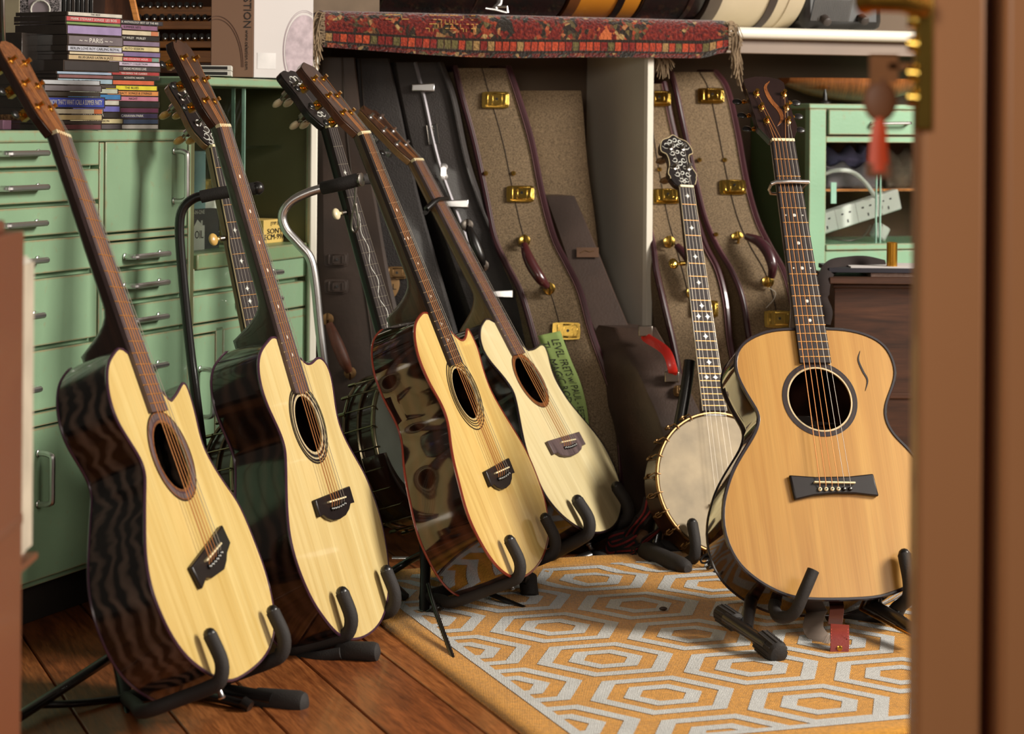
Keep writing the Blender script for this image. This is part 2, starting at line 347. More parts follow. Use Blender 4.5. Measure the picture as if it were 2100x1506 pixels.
def guitar(name, label, key, o):
    R, t = POSE[key]; root = thing(name, label, 'guitar', mat4(R, t), None)
    L = .65; out = [(p.x, p.y) for p in cr(OUTL[key], 3, True)]
    for _ in range(3): out = [tuple(.25 * out[i - 1][k] + .5 * out[i][k] + .25 * out[(i + 1) % len(out)][k] for k in (0, 1)) for i in range(len(out))]
    ar = sum(out[i][0] * out[(i + 1) % len(out)][1] - out[(i + 1) % len(out)][0] * out[i][1] for i in range(len(out)))
    if ar < 0: out = out[::-1]
    ytop = max(p[1] for p in out); ybot = min(p[1] for p in out); dn = o.get('dn', .088); dt = o.get('dt', .104)
    dep = lambda y: dn + (dt - dn) * (ytop - y) / (ytop - ybot)
    hy, ri = o['hole']; hole = [(ri * math.cos(-2 * math.pi * k / 48), hy + ri * math.sin(-2 * math.pi * k / 48)) for k in range(48)]
    MB().prism(out, -.003, 0, holes=[hole]).build('soundboard', o['top'], root, smooth=30)
    # sides and back with the depth tapering towards the neck
    m = MB(); n = len(out); rows = [(0, 1.0), (.3, 1.004), (.7, 1.004), (.985, 1.0), (1.0, .985)]
    cx, cy = 0, sum(p[1] for p in out) / n
    for q, k in rows: m.v += [(cx + (x - cx) * k, cy + (y - cy) * k, -.0031 - (dep(y) - .0031) * q) for x, y in out]
    for i in range(len(rows) - 1):
        for j in range(n): m.f.append(((i + 1) * n + j, (i + 1) * n + (j + 1) % n, i * n + (j + 1) % n, i * n + j)[::-1]); m.mi.append(0)
    b0 = (len(rows) - 1) * n
    for tr in tessellate_polygon([[Vector((x, y, 0)) for x, y in out]]): m.f.append(tuple(b0 + i for i in tr)); m.mi.append(0)
    body = m.build('body', o['side'], root, smooth=50)
    for zf, nm in ((0, 'binding'), (1, 'back_binding')):
        MB().tube([(x, y, -.0012 if zf == 0 else -dep(y) + .0015) for x, y in out], (o.get('bindr', .0026) if zf == 0 else .0022), 6, closed=True).build(nm, o['bind'], root, smooth=True)
    # rosette
    m = MB(); mm = []
    for k, (r0, r1, ma) in enumerate(o['rose']):
        if ma not in mm: mm.append(ma)
        m.mat(mm.index(ma)).ring(r0, r1, .0007 + .0001 * k, (0, hy))
    m.build('rosette', mm, root, smooth=30)
    # fretboard
    wn, wj, fe = .044, .057, o['fend']; fan = o.get('fan', 0)
    wid = lambda y: wn + (wj - wn) * min(1, (L - y) / (L - .30))
    ft = .0072; nf = o.get('nf', 20)
    slant = lambda y: fan * (1 - (L - y) / L * 1.35)
    fb = [(-wn / 2, L + slant(L)), (-wid(fe) / 2, fe + (slant(fe) if fan else 0)), (0, fe - (.004 if o.get('round') else 0)), (wid(fe) / 2, fe - (slant(fe) if fan else 0)), (wn / 2, L - slant(L))]
    MB().prism(fb, .0005, ft).build('fretboard', o['board'], root)
    neck_mesh(root, L, ytop - .012, wn, wj, o['neck'], dn + .001, o.get('heel', .085))
    for k in range(1, nf + 1):
        y = fret_y(L, k)
        if y < fe + .002: break
        hw = wid(y) / 2 - .0006; s_ = slant(y)
        MB().tube([(-hw, y + s_, ft), (0, y, ft + .0004), (hw, y - s_, ft)], .0010, 6).build('fret', o.get('fretm', m_fret), root, smooth=True)
    for k, st in o.get('inlay', []):
        y = (fret_y(L, k) + fret_y(L, k - 1)) / 2
        xs = [-.0, ] if st != 'two' else [-.012, .012]
        if st == 'three': xs = [-.016, 0, .016]
        for x in xs:
            m = MB(); r = .0032 if x == 0 else .0016
            if st == 'tri': m.prism([(-.004, -.004), (.005, 0), (-.004, .004)], ft, ft + .0003, Matrix.Translation((x, y, 0)))
            else: m.lathe([(r, 0), (r, .0003)], (x, y, ft), (0, 0, 1), 10)
            m.build('inlay', m_pearl, root)
    s0 = slant(L)
    MB().hexa([(-wn / 2, L + s0, -.001), (wn / 2, L - s0, -.001), (wn / 2, L - s0 + .006, -.001), (-wn / 2, L + s0 + .006, -.001)], [(-wn / 2, L + s0, ft + .0022), (wn / 2, L - s0, ft + .0022), (wn / 2, L - s0 + .006, ft + .0016), (-wn / 2, L + s0 + .006, ft + .0016)]).build('nut', m_bone, root, bevel=.0007)
    # headstock tilted back
    HM = Matrix.Translation((0, L + .005, .001)) @ Matrix.Rotation(-math.radians(o.get('tilt', 14)), 4, 'X')
    ho = o['head']; MB().prism(ho, -.0145, -.0015, HM).build('headstock', o['neck'], root, bevel=.001)
    v = MB().prism([(x * .985, y * .995) for x, y in ho], -.0015, .0006, HM).build('headstock_veneer', o.get('veneer', m_ebony), root)
    posts = []; nutx = [-.0175 + .007 * i for i in range(6)]
    for i in range(6):
        side = -1 if i < 3 else 1; j = i if i < 3 else 5 - i      # j=0 nearest the nut
        hx, hyy = o['pegs'][j]; P = HM @ Matrix.Translation((side * hx, hyy, .0006))
        peg(root, P, side, .011, o['metal'], o.get('button', m_black), (1, .78, .35))
        posts.append(P @ Vector((0, -.003, .006)))
    posts = [posts[0], posts[1], posts[2], posts[5 - 2 + 0], posts[4], posts[5]]
    # bridge, saddle, pins, strings
    MB().prism(o['bridge'], .0006, .0085, Matrix.Rotation(math.atan2(o.get('sfan', 0), .037), 4, 'Z')).build('bridge', o.get('bridge_m', m_ebony), root, bevel=.0025)
    sf = o.get('sfan', 0); Rs = Matrix.Rotation(math.atan2(sf, .037) + (math.radians(-2) if not sf else 0), 3, 'Z')
    MB().box((0, .0, .010), (.074, .003, .008), Rs).build('saddle', m_bone, root, bevel=.0008)
    sadx = [-.0275 + .011 * i for i in range(6)]
    for i in range(6):
        pm = o.get('pinm', ['b'] * 6)[i]
        m = MB(); y = -.014 + sf * sadx[i] / .037 - .006 * (1 - (sadx[i] / .028) ** 2) * o.get('pinarc', .25) + .003
        m.lathe([(.0028, .0085), (.0036, .0095), (.0034, .0118), (.0014, .0132)], (sadx[i], y, 0), (0, 0, 1), 10)
        m.mat(1).lathe([(.0013, .0130), (.0013, .0136)], (sadx[i], y, 0), (0, 0, 1), 8)
        m.build('bridge_pin', [m_cream if pm == 'c' else m_black, m_black if pm == 'c' else m_pearl], root, smooth=True)
    rad = [.00085, .00075, .00065, .00055, .0005, .00045]
    string_set(root, posts, nutx, L, sadx, 0, .0142, sadx, -.013, .009, ft + .0026, rad, [m_bronze] * 4 + [m_steelstr] * 2, (s0, sf))
    MB().lathe([(.004, 0), (.0065, .003), (.0065, .006), (.004, .008), (.0045, .016), (.006, .018), (.004, .02)], (0, ybot - .001, -dt * .5), (0, -1, 0), 12).build('end_pin', m_chrome, root, smooth=True)
    root['ybot'] = ybot
    return root
hs_round = [(-.0225, 0), (-.031, .018), (-.036, .035), (-.036, .13), (-.0355, .15), (-.026, .163), (-.016, .160), (-.006, .166), (.006, .166), (.016, .160), (.026, .163), (.0355, .15), (.036, .13), (.036, .035), (.031, .018), (.0225, 0)]
hs_point = [(-.0225, 0), (-.032, .022), (-.037, .032), (-.034, .15), (-.030, .16), (0, .172), (.030, .16), (.034, .15), (.037, .032), (.032, .022), (.0225, 0)]
hs_notch = [(-.0225, 0), (-.031, .02), (-.035, .034), (-.037, .15), (-.030, .154), (-.02, .152), (-.010, .158), (0, .168), (.010, .158), (.02, .152), (.030, .154), (.037, .15), (.035, .034), (.031, .02), (.0225, 0)]
hs_wide = [(-.0225, 0), (-.036, .024), (-.040, .03), (-.043, .10), (-.046, .142), (-.043, .150), (-.020, .157), (.005, .157), (.028, .150), (.034, .143), (.033, .10), (.037, .035), (.034, .024), (.0225, 0)]
hs_burl = [(-.0225, 0), (-.031, .02), (-.036, .036), (-.037, .14), (-.034, .155), (-.018, .165), (0, .168), (.018, .165), (.034, .155), (.037, .14), (.036, .036), (.031, .02), (.0225, 0)]
pg = [(.0215, .047), (.0225, .088), (.023, .129)]
def belly(w=.078, up=.013, dn=.016, b=.030):
    pts = [(-w, up), (-w, -dn), (-w * .78, -dn + .001), (-w * .62, -dn - .007), (-w * .35, -b), (0, -b - .002), (w * .35, -b), (w * .62, -dn - .007), (w * .78, -dn + .001), (w, -dn), (w, up)]
    return pts[::1]
rose_wood = lambda ri, ro: [(ri, ri + .004, m_burl), (ri + .004, ri + .0065, m_bindpur), (ri + .0065, ro - .004, m_board), (ro - .004, ro - .002, m_burl), (ro - .002, ro, m_ebony)]
guitar('acoustic_guitar', 'cutaway acoustic guitar at far left with burl wood headstock and slanted bridge', 'G1', dict(
    hole=(.1506, .051), fend=.217, top=m_spruce[0], side=m_zebra, bind=m_bindpur, rose=rose_wood(.051, .0692), board=m_board, neck=m_darkneck, veneer=m_burl,
    tilt=11, fan=.003, sfan=.009, head=hs_burl, pegs=pg, metal=m_gold, bridge=[(-.082, .010), (-.080, -.026), (-.05, -.020), (-.035, -.027), (.02, -.034), (.04, -.028), (.055, -.020), (.080, -.014), (.080, .016), (.03, .013)], dn=.082, dt=.1))
guitar('acoustic_guitar', 'second acoustic guitar from the left, pale top with thick black and pearl rosette ring', 'G2', dict(
    hole=(.1332, .0479), fend=.188, round=1, top=m_spruce[1], side=m_rosew, bind=m_bindpur, board=m_board, neck=m_darkneck, veneer=wood('walnut_veneer', (52, 30, 20), (80, 48, 30), 30),
    rose=[(.0479, .0525, m_bindcrm), (.0525, .0575, m_ebony), (.0575, .0586, m_abal), (.0586, .0606, m_bindcrm), (.0606, .0645, m_ebony), (.0645, .0655, m_abal), (.0655, .0681, m_ebony)],
    tilt=11, head=hs_round, pegs=pg, metal=m_gold, bridge=belly(), dn=.088, dt=.104, inlay=[(3, 'dot'), (5, 'dot'), (7, 'dot'), (9, 'dot'), (12, 'dot'), (15, 'dot'), (17, 'dot')], fretm=m_fretn))
guitar('acoustic_guitar', 'third acoustic guitar from the left, red-brown edge binding and triangle fret markers', 'G3', dict(
    hole=(.1508, .0477), fend=.205, top=m_spruce[2], side=m_rosew2, bind=m_bindred, board=m_fb, neck=m_mahog, veneer=wood('rosewood_veneer', (54, 36, 30), (84, 60, 50), 30),
    rose=[(.0477, .0492, m_bindcrm), (.0515, .0535, m_ebony), (.0565, .058, m_ebony), (.061, .0625, m_ebony), (.0672, .0691, m_ebony)],
    tilt=19, head=hs_point, pegs=pg, metal=m_gold, bridge=belly(.068), dn=.088, dt=.106, inlay=[(5, 'dot'), (7, 'three'), (9, 'tri'), (12, 'tri'), (15, 'tri'), (17, 'tri')], fretm=m_fretn))
guitar('acoustic_guitar', 'smaller looking acoustic guitar beside the green note, pale top and brown bridge', 'G4', dict(
    hole=(.1436, .0511), fend=.200, top=m_spruce[3], side=m_rosew, bind=m_bindblk, board=m_board, neck=m_maple, veneer=wood('brown_veneer', (48, 30, 22), (84, 54, 38), 30), bridge_m=m_board,
    rose=[(.0511, .052, m_ebony), (.052, .0608, m_burl), (.0608, .0622, m_ebony)], tilt=16.5, head=hs_notch, pegs=pg, metal=m_chrome, bridge=belly(.086, .013, .016, .028), dn=.088, dt=.104, fretm=m_fretn))
g5 = guitar('acoustic_guitar', 'orange-topped acoustic guitar at the right with an S-shaped inlay on its headstock', 'G5', dict(
    hole=(.1537, .0565), fend=.219, top=m_spruce[4], side=m_rosew2, bind=m_bindblk, board=m_fb, neck=m_darkneck, veneer=plain('near_black_veneer', (38, 24, 22), .25, 0, .5),
    rose=[(.0565, .0592, m_bindcrm), (.0600, .0622, m_bindblk), (.0622, .0660, m_darkneck), (.0660, .0682, m_bindblk)], bindr=.0036, head=hs_wide, pegs=[(.021, .046), (.0245, .079), (.027, .113)], metal=m_gold,
    bridge=[(-.078, .016), (-.074, -.028), (-.04, -.021), (0, -.018), (.04, -.019), (.078, -.024), (.074, .016), (.03, .012), (-.03, .012)], pinm=['c'] * 4 + ['b'] * 2, pinarc=0,
    dn=.09, dt=.11, inlay=[(5, 'three'), (7, 'dot'), (9, 'three'), (12, 'dot'), (14, 'dot')]))
# S inlays on the right guitar
HM = Matrix.Translation((0, .655, .001)) @ Matrix.Rotation(-math.radians(14), 4, 'X')
def s_curve(pts, wmax, name, mat, M, h):
    c = cr(pts, 6); n = len(c); left = []; right = []
    for i, p in enumerate(c):
        d = (c[min(i + 1, n - 1)] - c[max(i - 1, 0)]).normalized(); nn = Vector((-d.y, d.x, 0)); ww = wmax * math.sin(math.pi * (i + .15) / (n - .7)) ** .8 / 2
        left.append((p + nn * ww)); right.append((p - nn * ww))
    o = [(p.x, p.y) for p in left] + [(p.x, p.y) for p in right[::-1]]
    MB().prism(o, h - .0004, h + .0004, M).build(name, mat, g5)
s_curve([(.006, .145), (-.006, .128), (-.002, .098), (.010, .072), (.010, .050), (-.002, .034)], .009, 'headstock_inlay', m_burl, HM, .0010)
s_curve([(.088, .243), (.082, .226), (.087, .205), (.093, .188), (.086, .168)], .0035, 'top_inlay', m_ebony, Matrix.Identity(4), .0006)

# capos
def capo(name, label, key, n_pos, mat, L=.65):
    R, t = POSE[key]; y = (fret_y(L, n_pos) + fret_y(L, n_pos - 1) * .0 + fret_y(L, n_pos) * .02)
    M = mat4(R, t) @ Matrix.Translation((0, y, 0)); root = thing(name, label, 'capo', M); return root
c5 = capo('capo', 'chrome bar capo clamped across the neck of the orange-topped guitar', 'G5', 2.8, m_chrome)
MB().tube([(-.036, -.002, .010), (-.028, 0, .0145), (.0, .001, .0155), (.034, .001, .0145)], .004, 10).build('bar', m_chrome, c5, smooth=True)
MB().tube([(-.036, -.002, .010), (-.037, -.006, -.004), (-.030, -.008, -.018), (0, -.006, -.028), (.026, -.002, -.022), (.032, .001, .0), (.034, .001, .0145)], .0028, 8).build('clamp_arm', m_steel, c5, smooth=True)
c4 = capo('capo', 'black clip capo on the neck of the guitar beside the green note', 'G4', 3.05, m_black)
MB().tube([(-.055, -.012, -.006), (-.034, -.004, .006), (-.018, 0, .013), (.026, .001, .0135)], [.006, .0065, .0045, .004], 10).build('bar', m_black, c4, smooth=True)
MB().tube([(-.060, -.018, -.010), (-.034, -.012, -.018), (-.006, -.004, -.026), (.014, 0, -.024)], .005, 8).build('clamp_arm', m_black, c4, smooth=True)

# ================================================================ banjos
def banjo(name, label, key, o):
    R, t = POSE[key]; root = thing(name, label, 'banjo', mat4(R, t)); D = .6183 if key != 'B3' else .625
    L = .667; y0 = D - L           # local y of the bridge
    r = .14; d = o['d']
    m = MB(); prof = [(r - .004, -.001), (r + .001, -.003), (r + .001, -d), (r - .010, -d), (r - .012, -.01)]
    seg = 64; vs = []; fs = []
    for rr, z in prof:
        for k in range(seg): a = 2 * math.pi * k / seg; vs.append((rr * math.cos(a), rr * math.sin(a), z))
    for i in range(len(prof)):
        i2 = (i + 1) % len(prof)
        for k in range(seg): fs.append((i * seg + k, i2 * seg + k, i2 * seg + (k + 1) % seg, i * seg + (k + 1) % seg))
    m.add(vs, fs).build('pot_rim', o['rim'], root, smooth=40)
    MB().lathe([(r - .001, 0), (r - .002, .0012)], (0, 0, -.001), (0, 0, 1), 64).build('drum_head', o['headm'], root)
    tp = lambda rad, z: [(rad * math.cos(2 * math.pi * k / 72), rad * math.sin(2 * math.pi * k / 72), z) for k in range(72)]
    MB().tube(tp(r + .003, -.001), (.005, .0032), 8, closed=True, flat=(0, 0, 1)).build('tension_hoop', o['hoop'], root, smooth=True)
    if o.get('ring2'):
        MB().tube(tp(r + .004, -.034), .003, 6, closed=True).build('middle_ring', o['hoop'], root, smooth=True)
        MB().tube(tp(r + .006, -d + .008), .0035, 6, closed=True).build('flange_ring', o['hoop'], root, smooth=True)
    me = MB(); hd = o['hookd']
    me.tube([(-.004, 0, .004), (.004, 0, .006), (.010, 0, .003), (.0105, 0, -hd)], .0014, 6)
    me.lathe([(.0035, 0), (.0035, .014), (.002, .017)], (.0105, 0, -hd + .002), (0, 0, -1), 6)
    if not o.get('ring2'): me.tube([(.0, 0, -hd + .008), (.006, .004, -hd + .006), (.012, .004, -hd + .002), (.014, 0, -hd - .002), (.012, -.004, -hd + .002), (.006, -.004, -hd + .006)], .0016, 6)
    first = None
    for k in range(24):
        a = 2 * math.pi * (k + .5) / 24
        if abs(math.cos(a) * r) < .030 and math.sin(a) > 0: continue
        M = Matrix.Rotation(a, 4, 'Z') @ Matrix.Translation((r + .001, 0, 0))
        if first is None: first = me.build('tension_hook', o['hook'], root, smooth=True); first.matrix_local = M
        else: copy_of(first, root, M)
    wn, wj = .031, .049
    ft = .0085; ye = r + .006
    p5 = fret_y(L, 5) + y0
    wl = lambda y: (wn + (wj - wn) * (D - y) / (D - ye)) / 2
    ext = lambda y: .008 if y < p5 else 0
    MB().prism([(-wn / 2, D), (-wl(p5) + .001, p5 + .01), (-wl(p5) - .004, p5 - .012), (-wl(ye) - .003, ye), (wl(ye), ye), (wn / 2, D)], .0015, ft).build('fretboard', o['board'], root)
    if o.get('fbbind'):
        MB().tube([(-wn / 2, D, ft - .002), (-wl(p5) + .001, p5 + .01, ft - .002), (-wl(p5) - .004, p5 - .012, ft - .002), (-wl(ye) - .003, ye, ft - .002)], .0016, 5).build('fretboard_binding', m_bindcrm, root)
        MB().tube([(wn / 2, D, ft - .002), (wl(ye), ye, ft - .002)], .0016, 5).build('fretboard_binding', m_bindcrm, root)
    neck_mesh(root, D, r - .002, wn, wj, o['neck'], .05, .05, zt=.0016)
    for k in range(1, 23):
        y = fret_y(L, k) + y0
        if y < ye + .003: break
        x0 = -wl(y) - (.003 if y < p5 else 0)
        MB().tube([(x0, y, ft), (wl(y), y, ft)], .0007, 6).build('fret', m_fret if key != 'B2' else m_fretn, root, smooth=True)
    if o.get('vine'): MB().tube([((.004 + .005 * k / 40) * math.sin(k * .62), D - .16 - k * .0062, ft + .0002) for k in range(46)], .0009, 4).build('vine_inlay', m_pearl, root)
    for k, two in o['inl']:
        y = (fret_y(L, k) + fret_y(L, k - 1)) / 2 + y0
        for x in ((-.010, .010) if two else (0,)):
            pts = []
            for q in range(16): a = 2 * math.pi * q / 16; rr = .0062 if q % 4 == 0 else (.0040 if q % 2 == 0 else .0022); pts.append((rr * math.cos(a), rr * math.sin(a)))
            MB().prism(pts, ft, ft + .0003, Matrix.Translation((x - .001, y, 0))).build('inlay', m_pearl, root)
    MB().box((0, D + .003, .006), (wn, .005, .009)).build('nut', m_bone, root, bevel=.0006)
    HM = Matrix.Translation((0, D + .005, .002)) @ Matrix.Rotation(-math.radians(o.get('tilt', 12)), 4, 'X')
    ho = [(p.x, p.y) for p in cr(o['head'], 3, True)]
    MB().prism(ho, -.014, -.002, HM).build('headstock', o['neck'], root, bevel=.001)
    MB().prism([(x * .97, y * .99 + .0005) for x, y in ho], -.002, .0008, HM).build('headstock_veneer', m_ebony, root)
    if o.get('hbind'):
        MB().tube([HM @ Vector((x * .98, y, .0004)) for x, y in ho[3:-3]], .0010, 5).build('headstock_binding', m_bindcrm, root)
    # scrolling pearl inlays
    for cxx, cyy, sz in o.get('scroll', []):
        for sg in (-1, 1):
            pts = [HM @ Vector((sg * (cxx + sz * (.25 + .055 * q) * math.cos(q * .75)), cyy + sz * (.25 + .055 * q) * math.sin(q * .75), .0011)) for q in range(9)]
            MB().tube(pts, [.0004 + .0008 * math.sin(math.pi * (q + .5) / 9) for q in range(9)], 5).build('pearl_scroll', m_pearl, root)
            if cxx == 0: break
    posts = []
    for hx, hyy in o['pegs']:
        P = HM @ Matrix.Translation((hx, hyy, .0008)); m = MB()
        R3 = P.to_3x3()
        m.lathe([(.0062, 0), (.0062, .002), (.0036, .003), (.003, .014), (.0036, .016)], P @ Vector((0, 0, 0)), R3 @ Vector((0, 0, 1)), 12)
        m.lathe([(.0075, 0), (.0075, .014), (.004, .018), (.0032, .026)], P @ Vector((0, 0, -.015)), R3 @ Vector((0, 0, -1)), 12)
        pgo = m.build('tuning_peg', m_steel, root, smooth=True)
        b = MB(); b.ball(P @ Vector((0, 0, -.050)), .0125, (1, .45, .95), R3); b.build('button', o['knob'], pgo, smooth=True)
        posts.append(P @ Vector((0, 0, .010)))
    # fifth-string peg
    m = MB(); yp = p5 + .004; xp = -wl(p5) - .002
    m.tube([(xp, yp, -.004), (xp - .010, yp, -.006)], .005, 10)
    q = m.build('fifth_string_peg', m_steel if key != 'B3' else m_brass, root, smooth=True)
    b = MB(); b.ball((xp - .024, yp, -.008), .0115, (.95, 1.0, .5)); b.tube([(xp - .008, yp, -.006), (xp - .018, yp, -.008)], .003, 8); b.build('button', o['knob5'], q, smooth=True)
    nx = [-.0105, -.0035, .0035, .0105]
    for i in range(4):
        MB().tube([posts[[0, 1, 3, 2][i] if len(posts) > 3 else 0], (nx[i], D, ft + .002), (nx[i] * 1.9 - .001, y0, .020), (nx[i] * 1.2, -.13, .004)], .00032, 5).build('string', m_steelstr, root, smooth=True)
    MB().tube([(xp + .002, yp, ft + .002), (-.030, y0, .020), (-.018, -.13, .004)], .0004, 5).build('string', m_steelstr, root, smooth=True)
    MB().prism([(-.036, 0), (-.030, .012), (-.034, .014), (.034, .014), (.030, .012), (.036, 0), (.024, 0), (.018, .008), (.010, 0), (-.010, 0), (-.018, .008), (-.024, 0)], -.0015, .0015, Matrix.Translation((0, y0, .004)) @ Matrix.Rotation(math.pi / 2, 4, 'X')).build('bridge', m_mahog, root)
    MB().box((0, -.134, .004), (.030, .016, .004)).build('tailpiece', m_chrome if key != 'B3' else m_brass, root, bevel=.001)
    return root
hd_fancy = [(-.017, 0), (-.030, .018), (-.030, .022), (-.033, .032), (-.026, .050), (-.024, .066), (-.027, .080), (-.037, .086), (-.036, .100), (-.028, .115), (-.012, .122), (0, .130), (.012, .122), (.028, .115), (.036, .100), (.037, .086), (.027, .080), (.024, .066), (.026, .050), (.033, .032), (.030, .022), (.030, .018), (.017, 0)]
hd_plain = [(-.016, 0), (-.028, .02), (-.034, .04), (-.031, .08), (-.034, .12), (-.030, .135), (-.012, .142), (0, .138), (.012, .142), (.030, .135), (.034, .12), (.031, .08), (.034, .04), (.028, .02), (.016, 0)]
inl3 = [(1, 0), (3, 0), (5, 0), (7, 0), (9, 0), (10, 1), (12, 0), (15, 0), (17, 1)]
m_skin = plain('aged_skin_head', (150, 133, 104), .6, 0, 0, .28, 16)
m_wht = plain('white_banjo_head', (196, 208, 196), .5, 0, 0, .08, 20)
m_antq = plain('antique_brass', (128, 100, 68), .4, 1, 0, .12)
m_amber = plain('yellowed_plastic', (196, 158, 88), .3, 0, .3, .1)
m_nick = plain('old_nickel', (150, 138, 112), .3, 1, 0, .15)
banjo('banjo', 'open-back banjo with aged tan skin head and pearl scroll headstock, beside the orange-topped guitar', 'B3', dict(d=.065, rim=m_darkneck, headm=m_skin, hoop=m_antq, hook=m_antq, hookd=.026, board=m_fb, fbbind=1, neck=m_darkneck, hbind=1,
      inl=inl3, head=hd_fancy, scroll=[(.022, .102, .014), (.012, .113, .009), (.0, .117, .009), (.006, .103, .009), (.012, .083, .010), (.0, .087, .008), (.010, .066, .010), (0, .058, .010), (.019, .048, .009), (.009, .048, .008), (.012, .030, .010), (0, .034, .008), (.006, .016, .009), (0, .012, .006)], pegs=[(-.016, .046), (-.014, .096), (.014, .096), (.016, .046)], knob=m_maple, knob5=m_brass))
banjo('banjo', 'black banjo with white head and long tension hooks, standing behind the third guitar', 'B2', dict(d=.072, rim=m_darkneck, headm=m_wht, hoop=m_nick, hook=m_nick, hookd=.062, ring2=1, board=m_fb, neck=m_black,
      tilt=24, vine=1, inl=[(3, 0)], head=hd_plain, scroll=[(.008, .118, .02), (0, .10, .02), (.006, .03, .012)], pegs=[(-.017, .046), (-.018, .102), (.018, .102), (.017, .046)], knob=m_cream, knob5=m_cream))
banjo('banjo', 'banjo with gold-edged neck and leafy pearl headstock, standing behind the second guitar', 'B1', dict(d=.072, rim=m_darkneck, headm=m_wht, hoop=m_nick, hook=m_nick, hookd=.062, ring2=1, board=m_fb, fbbind=1, neck=m_maple,
      inl=[(1, 0), (3, 0), (5, 0), (7, 0), (9, 0), (10, 0), (12, 0), (15, 0)], tilt=21, head=hd_plain, scroll=[(.008, .118, .02), (.010, .02, .014), (.012, .05, .014), (0, .035, .014), (.006, .008, .010)], pegs=[(-.017, .046), (-.018, .102), (.018, .102), (.017, .046)], knob=m_amber, knob5=m_amber))
# armrest of the black banjo
R, t = POSE['B2']
ar = [o for o in COL.objects if o.name.startswith('banjo') and o.type == 'EMPTY'][1]
m = MB(); vs = []; fs = []
for i in range(13):
    a = math.radians(178 + i * 5.5); c, s_ = math.cos(a), math.sin(a)
    inn = .118 + .014 * abs(i - 6) / 6
    for rr, z in ((inn, .012), (.141, .010), (.150, .004), (.152, -.03)): vs.append((rr * c, rr * s_, z))
for i in range(12):
    for k in range(3): fs.append((i * 4 + k, i * 4 + k + 1, i * 4 + k + 5, i * 4 + k + 4))
a_ = m.add(vs, fs).build('armrest', m_darkneck, ar, smooth=True); sm = a_.modifiers.new('solid', 'SOLIDIFY'); sm.thickness = .003
# ================================================================ room shell
U = Vector((math.sin(math.radians(69.4)), math.cos(math.radians(69.4)), 0))      # along the shelf wall, to the right
V = Vector((-U.y, U.x, 0))                                                        # away from the camera
SH = Vector((.311, 4.9, 0))                                                       # foot of the shelf partition's front edge
RM = Matrix((U, V, Vector((0, 0, 1)))).transposed()
def sp(px, py, off=0.0):       # pixel -> (k along U, z) on the plane parallel to the shelf front, off metres behind it
    d = W(px, py, 1.0) - Vector((0, 0, H)); o = SH + V * off
    t = (o.dot(V)) / (d.x * V.x + d.y * V.y); P = Vector((0, 0, H)) + d * t
    return (P - SH).dot(U), P.z
def SP(k, v, z): return SH + U * k + V * v + Vector((0, 0, z))
def ubox(m, k0, k1, v0, v1, z0, z1): return m.box(SP((k0 + k1) / 2, (v0 + v1) / 2, (z0 + z1) / 2), (abs(k1 - k0), abs(v1 - v0), abs(z1 - z0)), RM)
# floorboards run along 159.5 degrees; every seam passes through measured points
BD = Vector((math.sin(math.radians(159.5)), math.cos(math.radians(159.5)), 0)); BN = Vector((-BD.y, BD.x, 0))
if BN.x < 0: BN = -BN
floor = MB().box((.4, 3.6, -.035), (6.0, 7.4, .03)).build('floor', plain('subfloor', (30, 20, 14), .9)); floor['kind'] = 'structure'
def board_mat(i):
    m = N('floorboard_wood_%d' % i); a = math.atan2(BD.y, BD.x)
    v = m.coord((1, 1, 1), rot=(0, 0, 0)); mp = m.n('ShaderNodeMapping'); mp.inputs['Rotation'].default_value = (0, 0, -a); mp.inputs['Scale'].default_value = (.8, 9, 1); mp.inputs['Location'].default_value = (i * 3.1, i * 1.7, 0); m.l(v, mp.inputs['Vector'])
    f = m.noise(mp.outputs[0], 7, 6, 1.2, .6); g = m.noise(mp.outputs[0], 34, 3)
    base = [((112, 58, 28), (168, 100, 50)), ((100, 52, 26), (158, 88, 42)), ((120, 66, 32), (176, 108, 56))][i % 3]
    c = m.ramp(f, [(.3, srgb(base[0])), (.72, srgb(base[1]))])
    c = m.mix(1.0, c, m.ramp(g, [(.38, (.72, .7, .68, 1)), (.6, (1, 1, 1, 1))]), 'MULTIPLY')
    blot = m.noise(v, 9, 3); c = m.mix(1.0, c, m.ramp(blot, [(.28, (.55, .5, .48, 1)), (.42, (1, 1, 1, 1))]), 'MULTIPLY')
    m.bump(g, .15, .002); return m.fin(c, m.ramp(f, [(.2, (.32,) * 3 + (1,)), (.8, (.5,) * 3 + (1,))]), 0, .1)
bmats = [board_mat(i) for i in range(3)]
seamC = floor_pt(482.9, 1396.7); n0 = seamC.dot(BN); bw = .1322
for i in range(-9, 24):
    a, b = n0 + i * bw + .0018, n0 + (i + 1) * bw - .0018
    c = BN * ((a + b) / 2); mid = BD * (-2.9 + .0)
    P = c + BD * (Vector((0.1, 3.7, 0)).dot(BD))
    bo = MB().box((0, 0, 0), (3.9 if i < 12 else 3.4, b - a, .02)).build('floorboard', bmats[i % 3], floor, bevel=.0018)
    bo.matrix_world = Matrix.Translation(P + Vector((0, 0, -.01))) @ Matrix.Rotation(math.atan2(BD.y, BD.x), 4, 'Z')
m_wall = plain('dull_brown_grey_wall', (104, 88, 74), .9, 0, 0, .06, 4, .05, 200)
m_walld = plain('dark_brown_wall', (88, 66, 48), .9, 0, 0, .1, 4)  # darker and browner than the back wall
wb = ubox(MB(), -1.15, 2.6, .345, .40, 0, 2.6).build('wall_back', m_wall); wb['kind'] = 'structure'

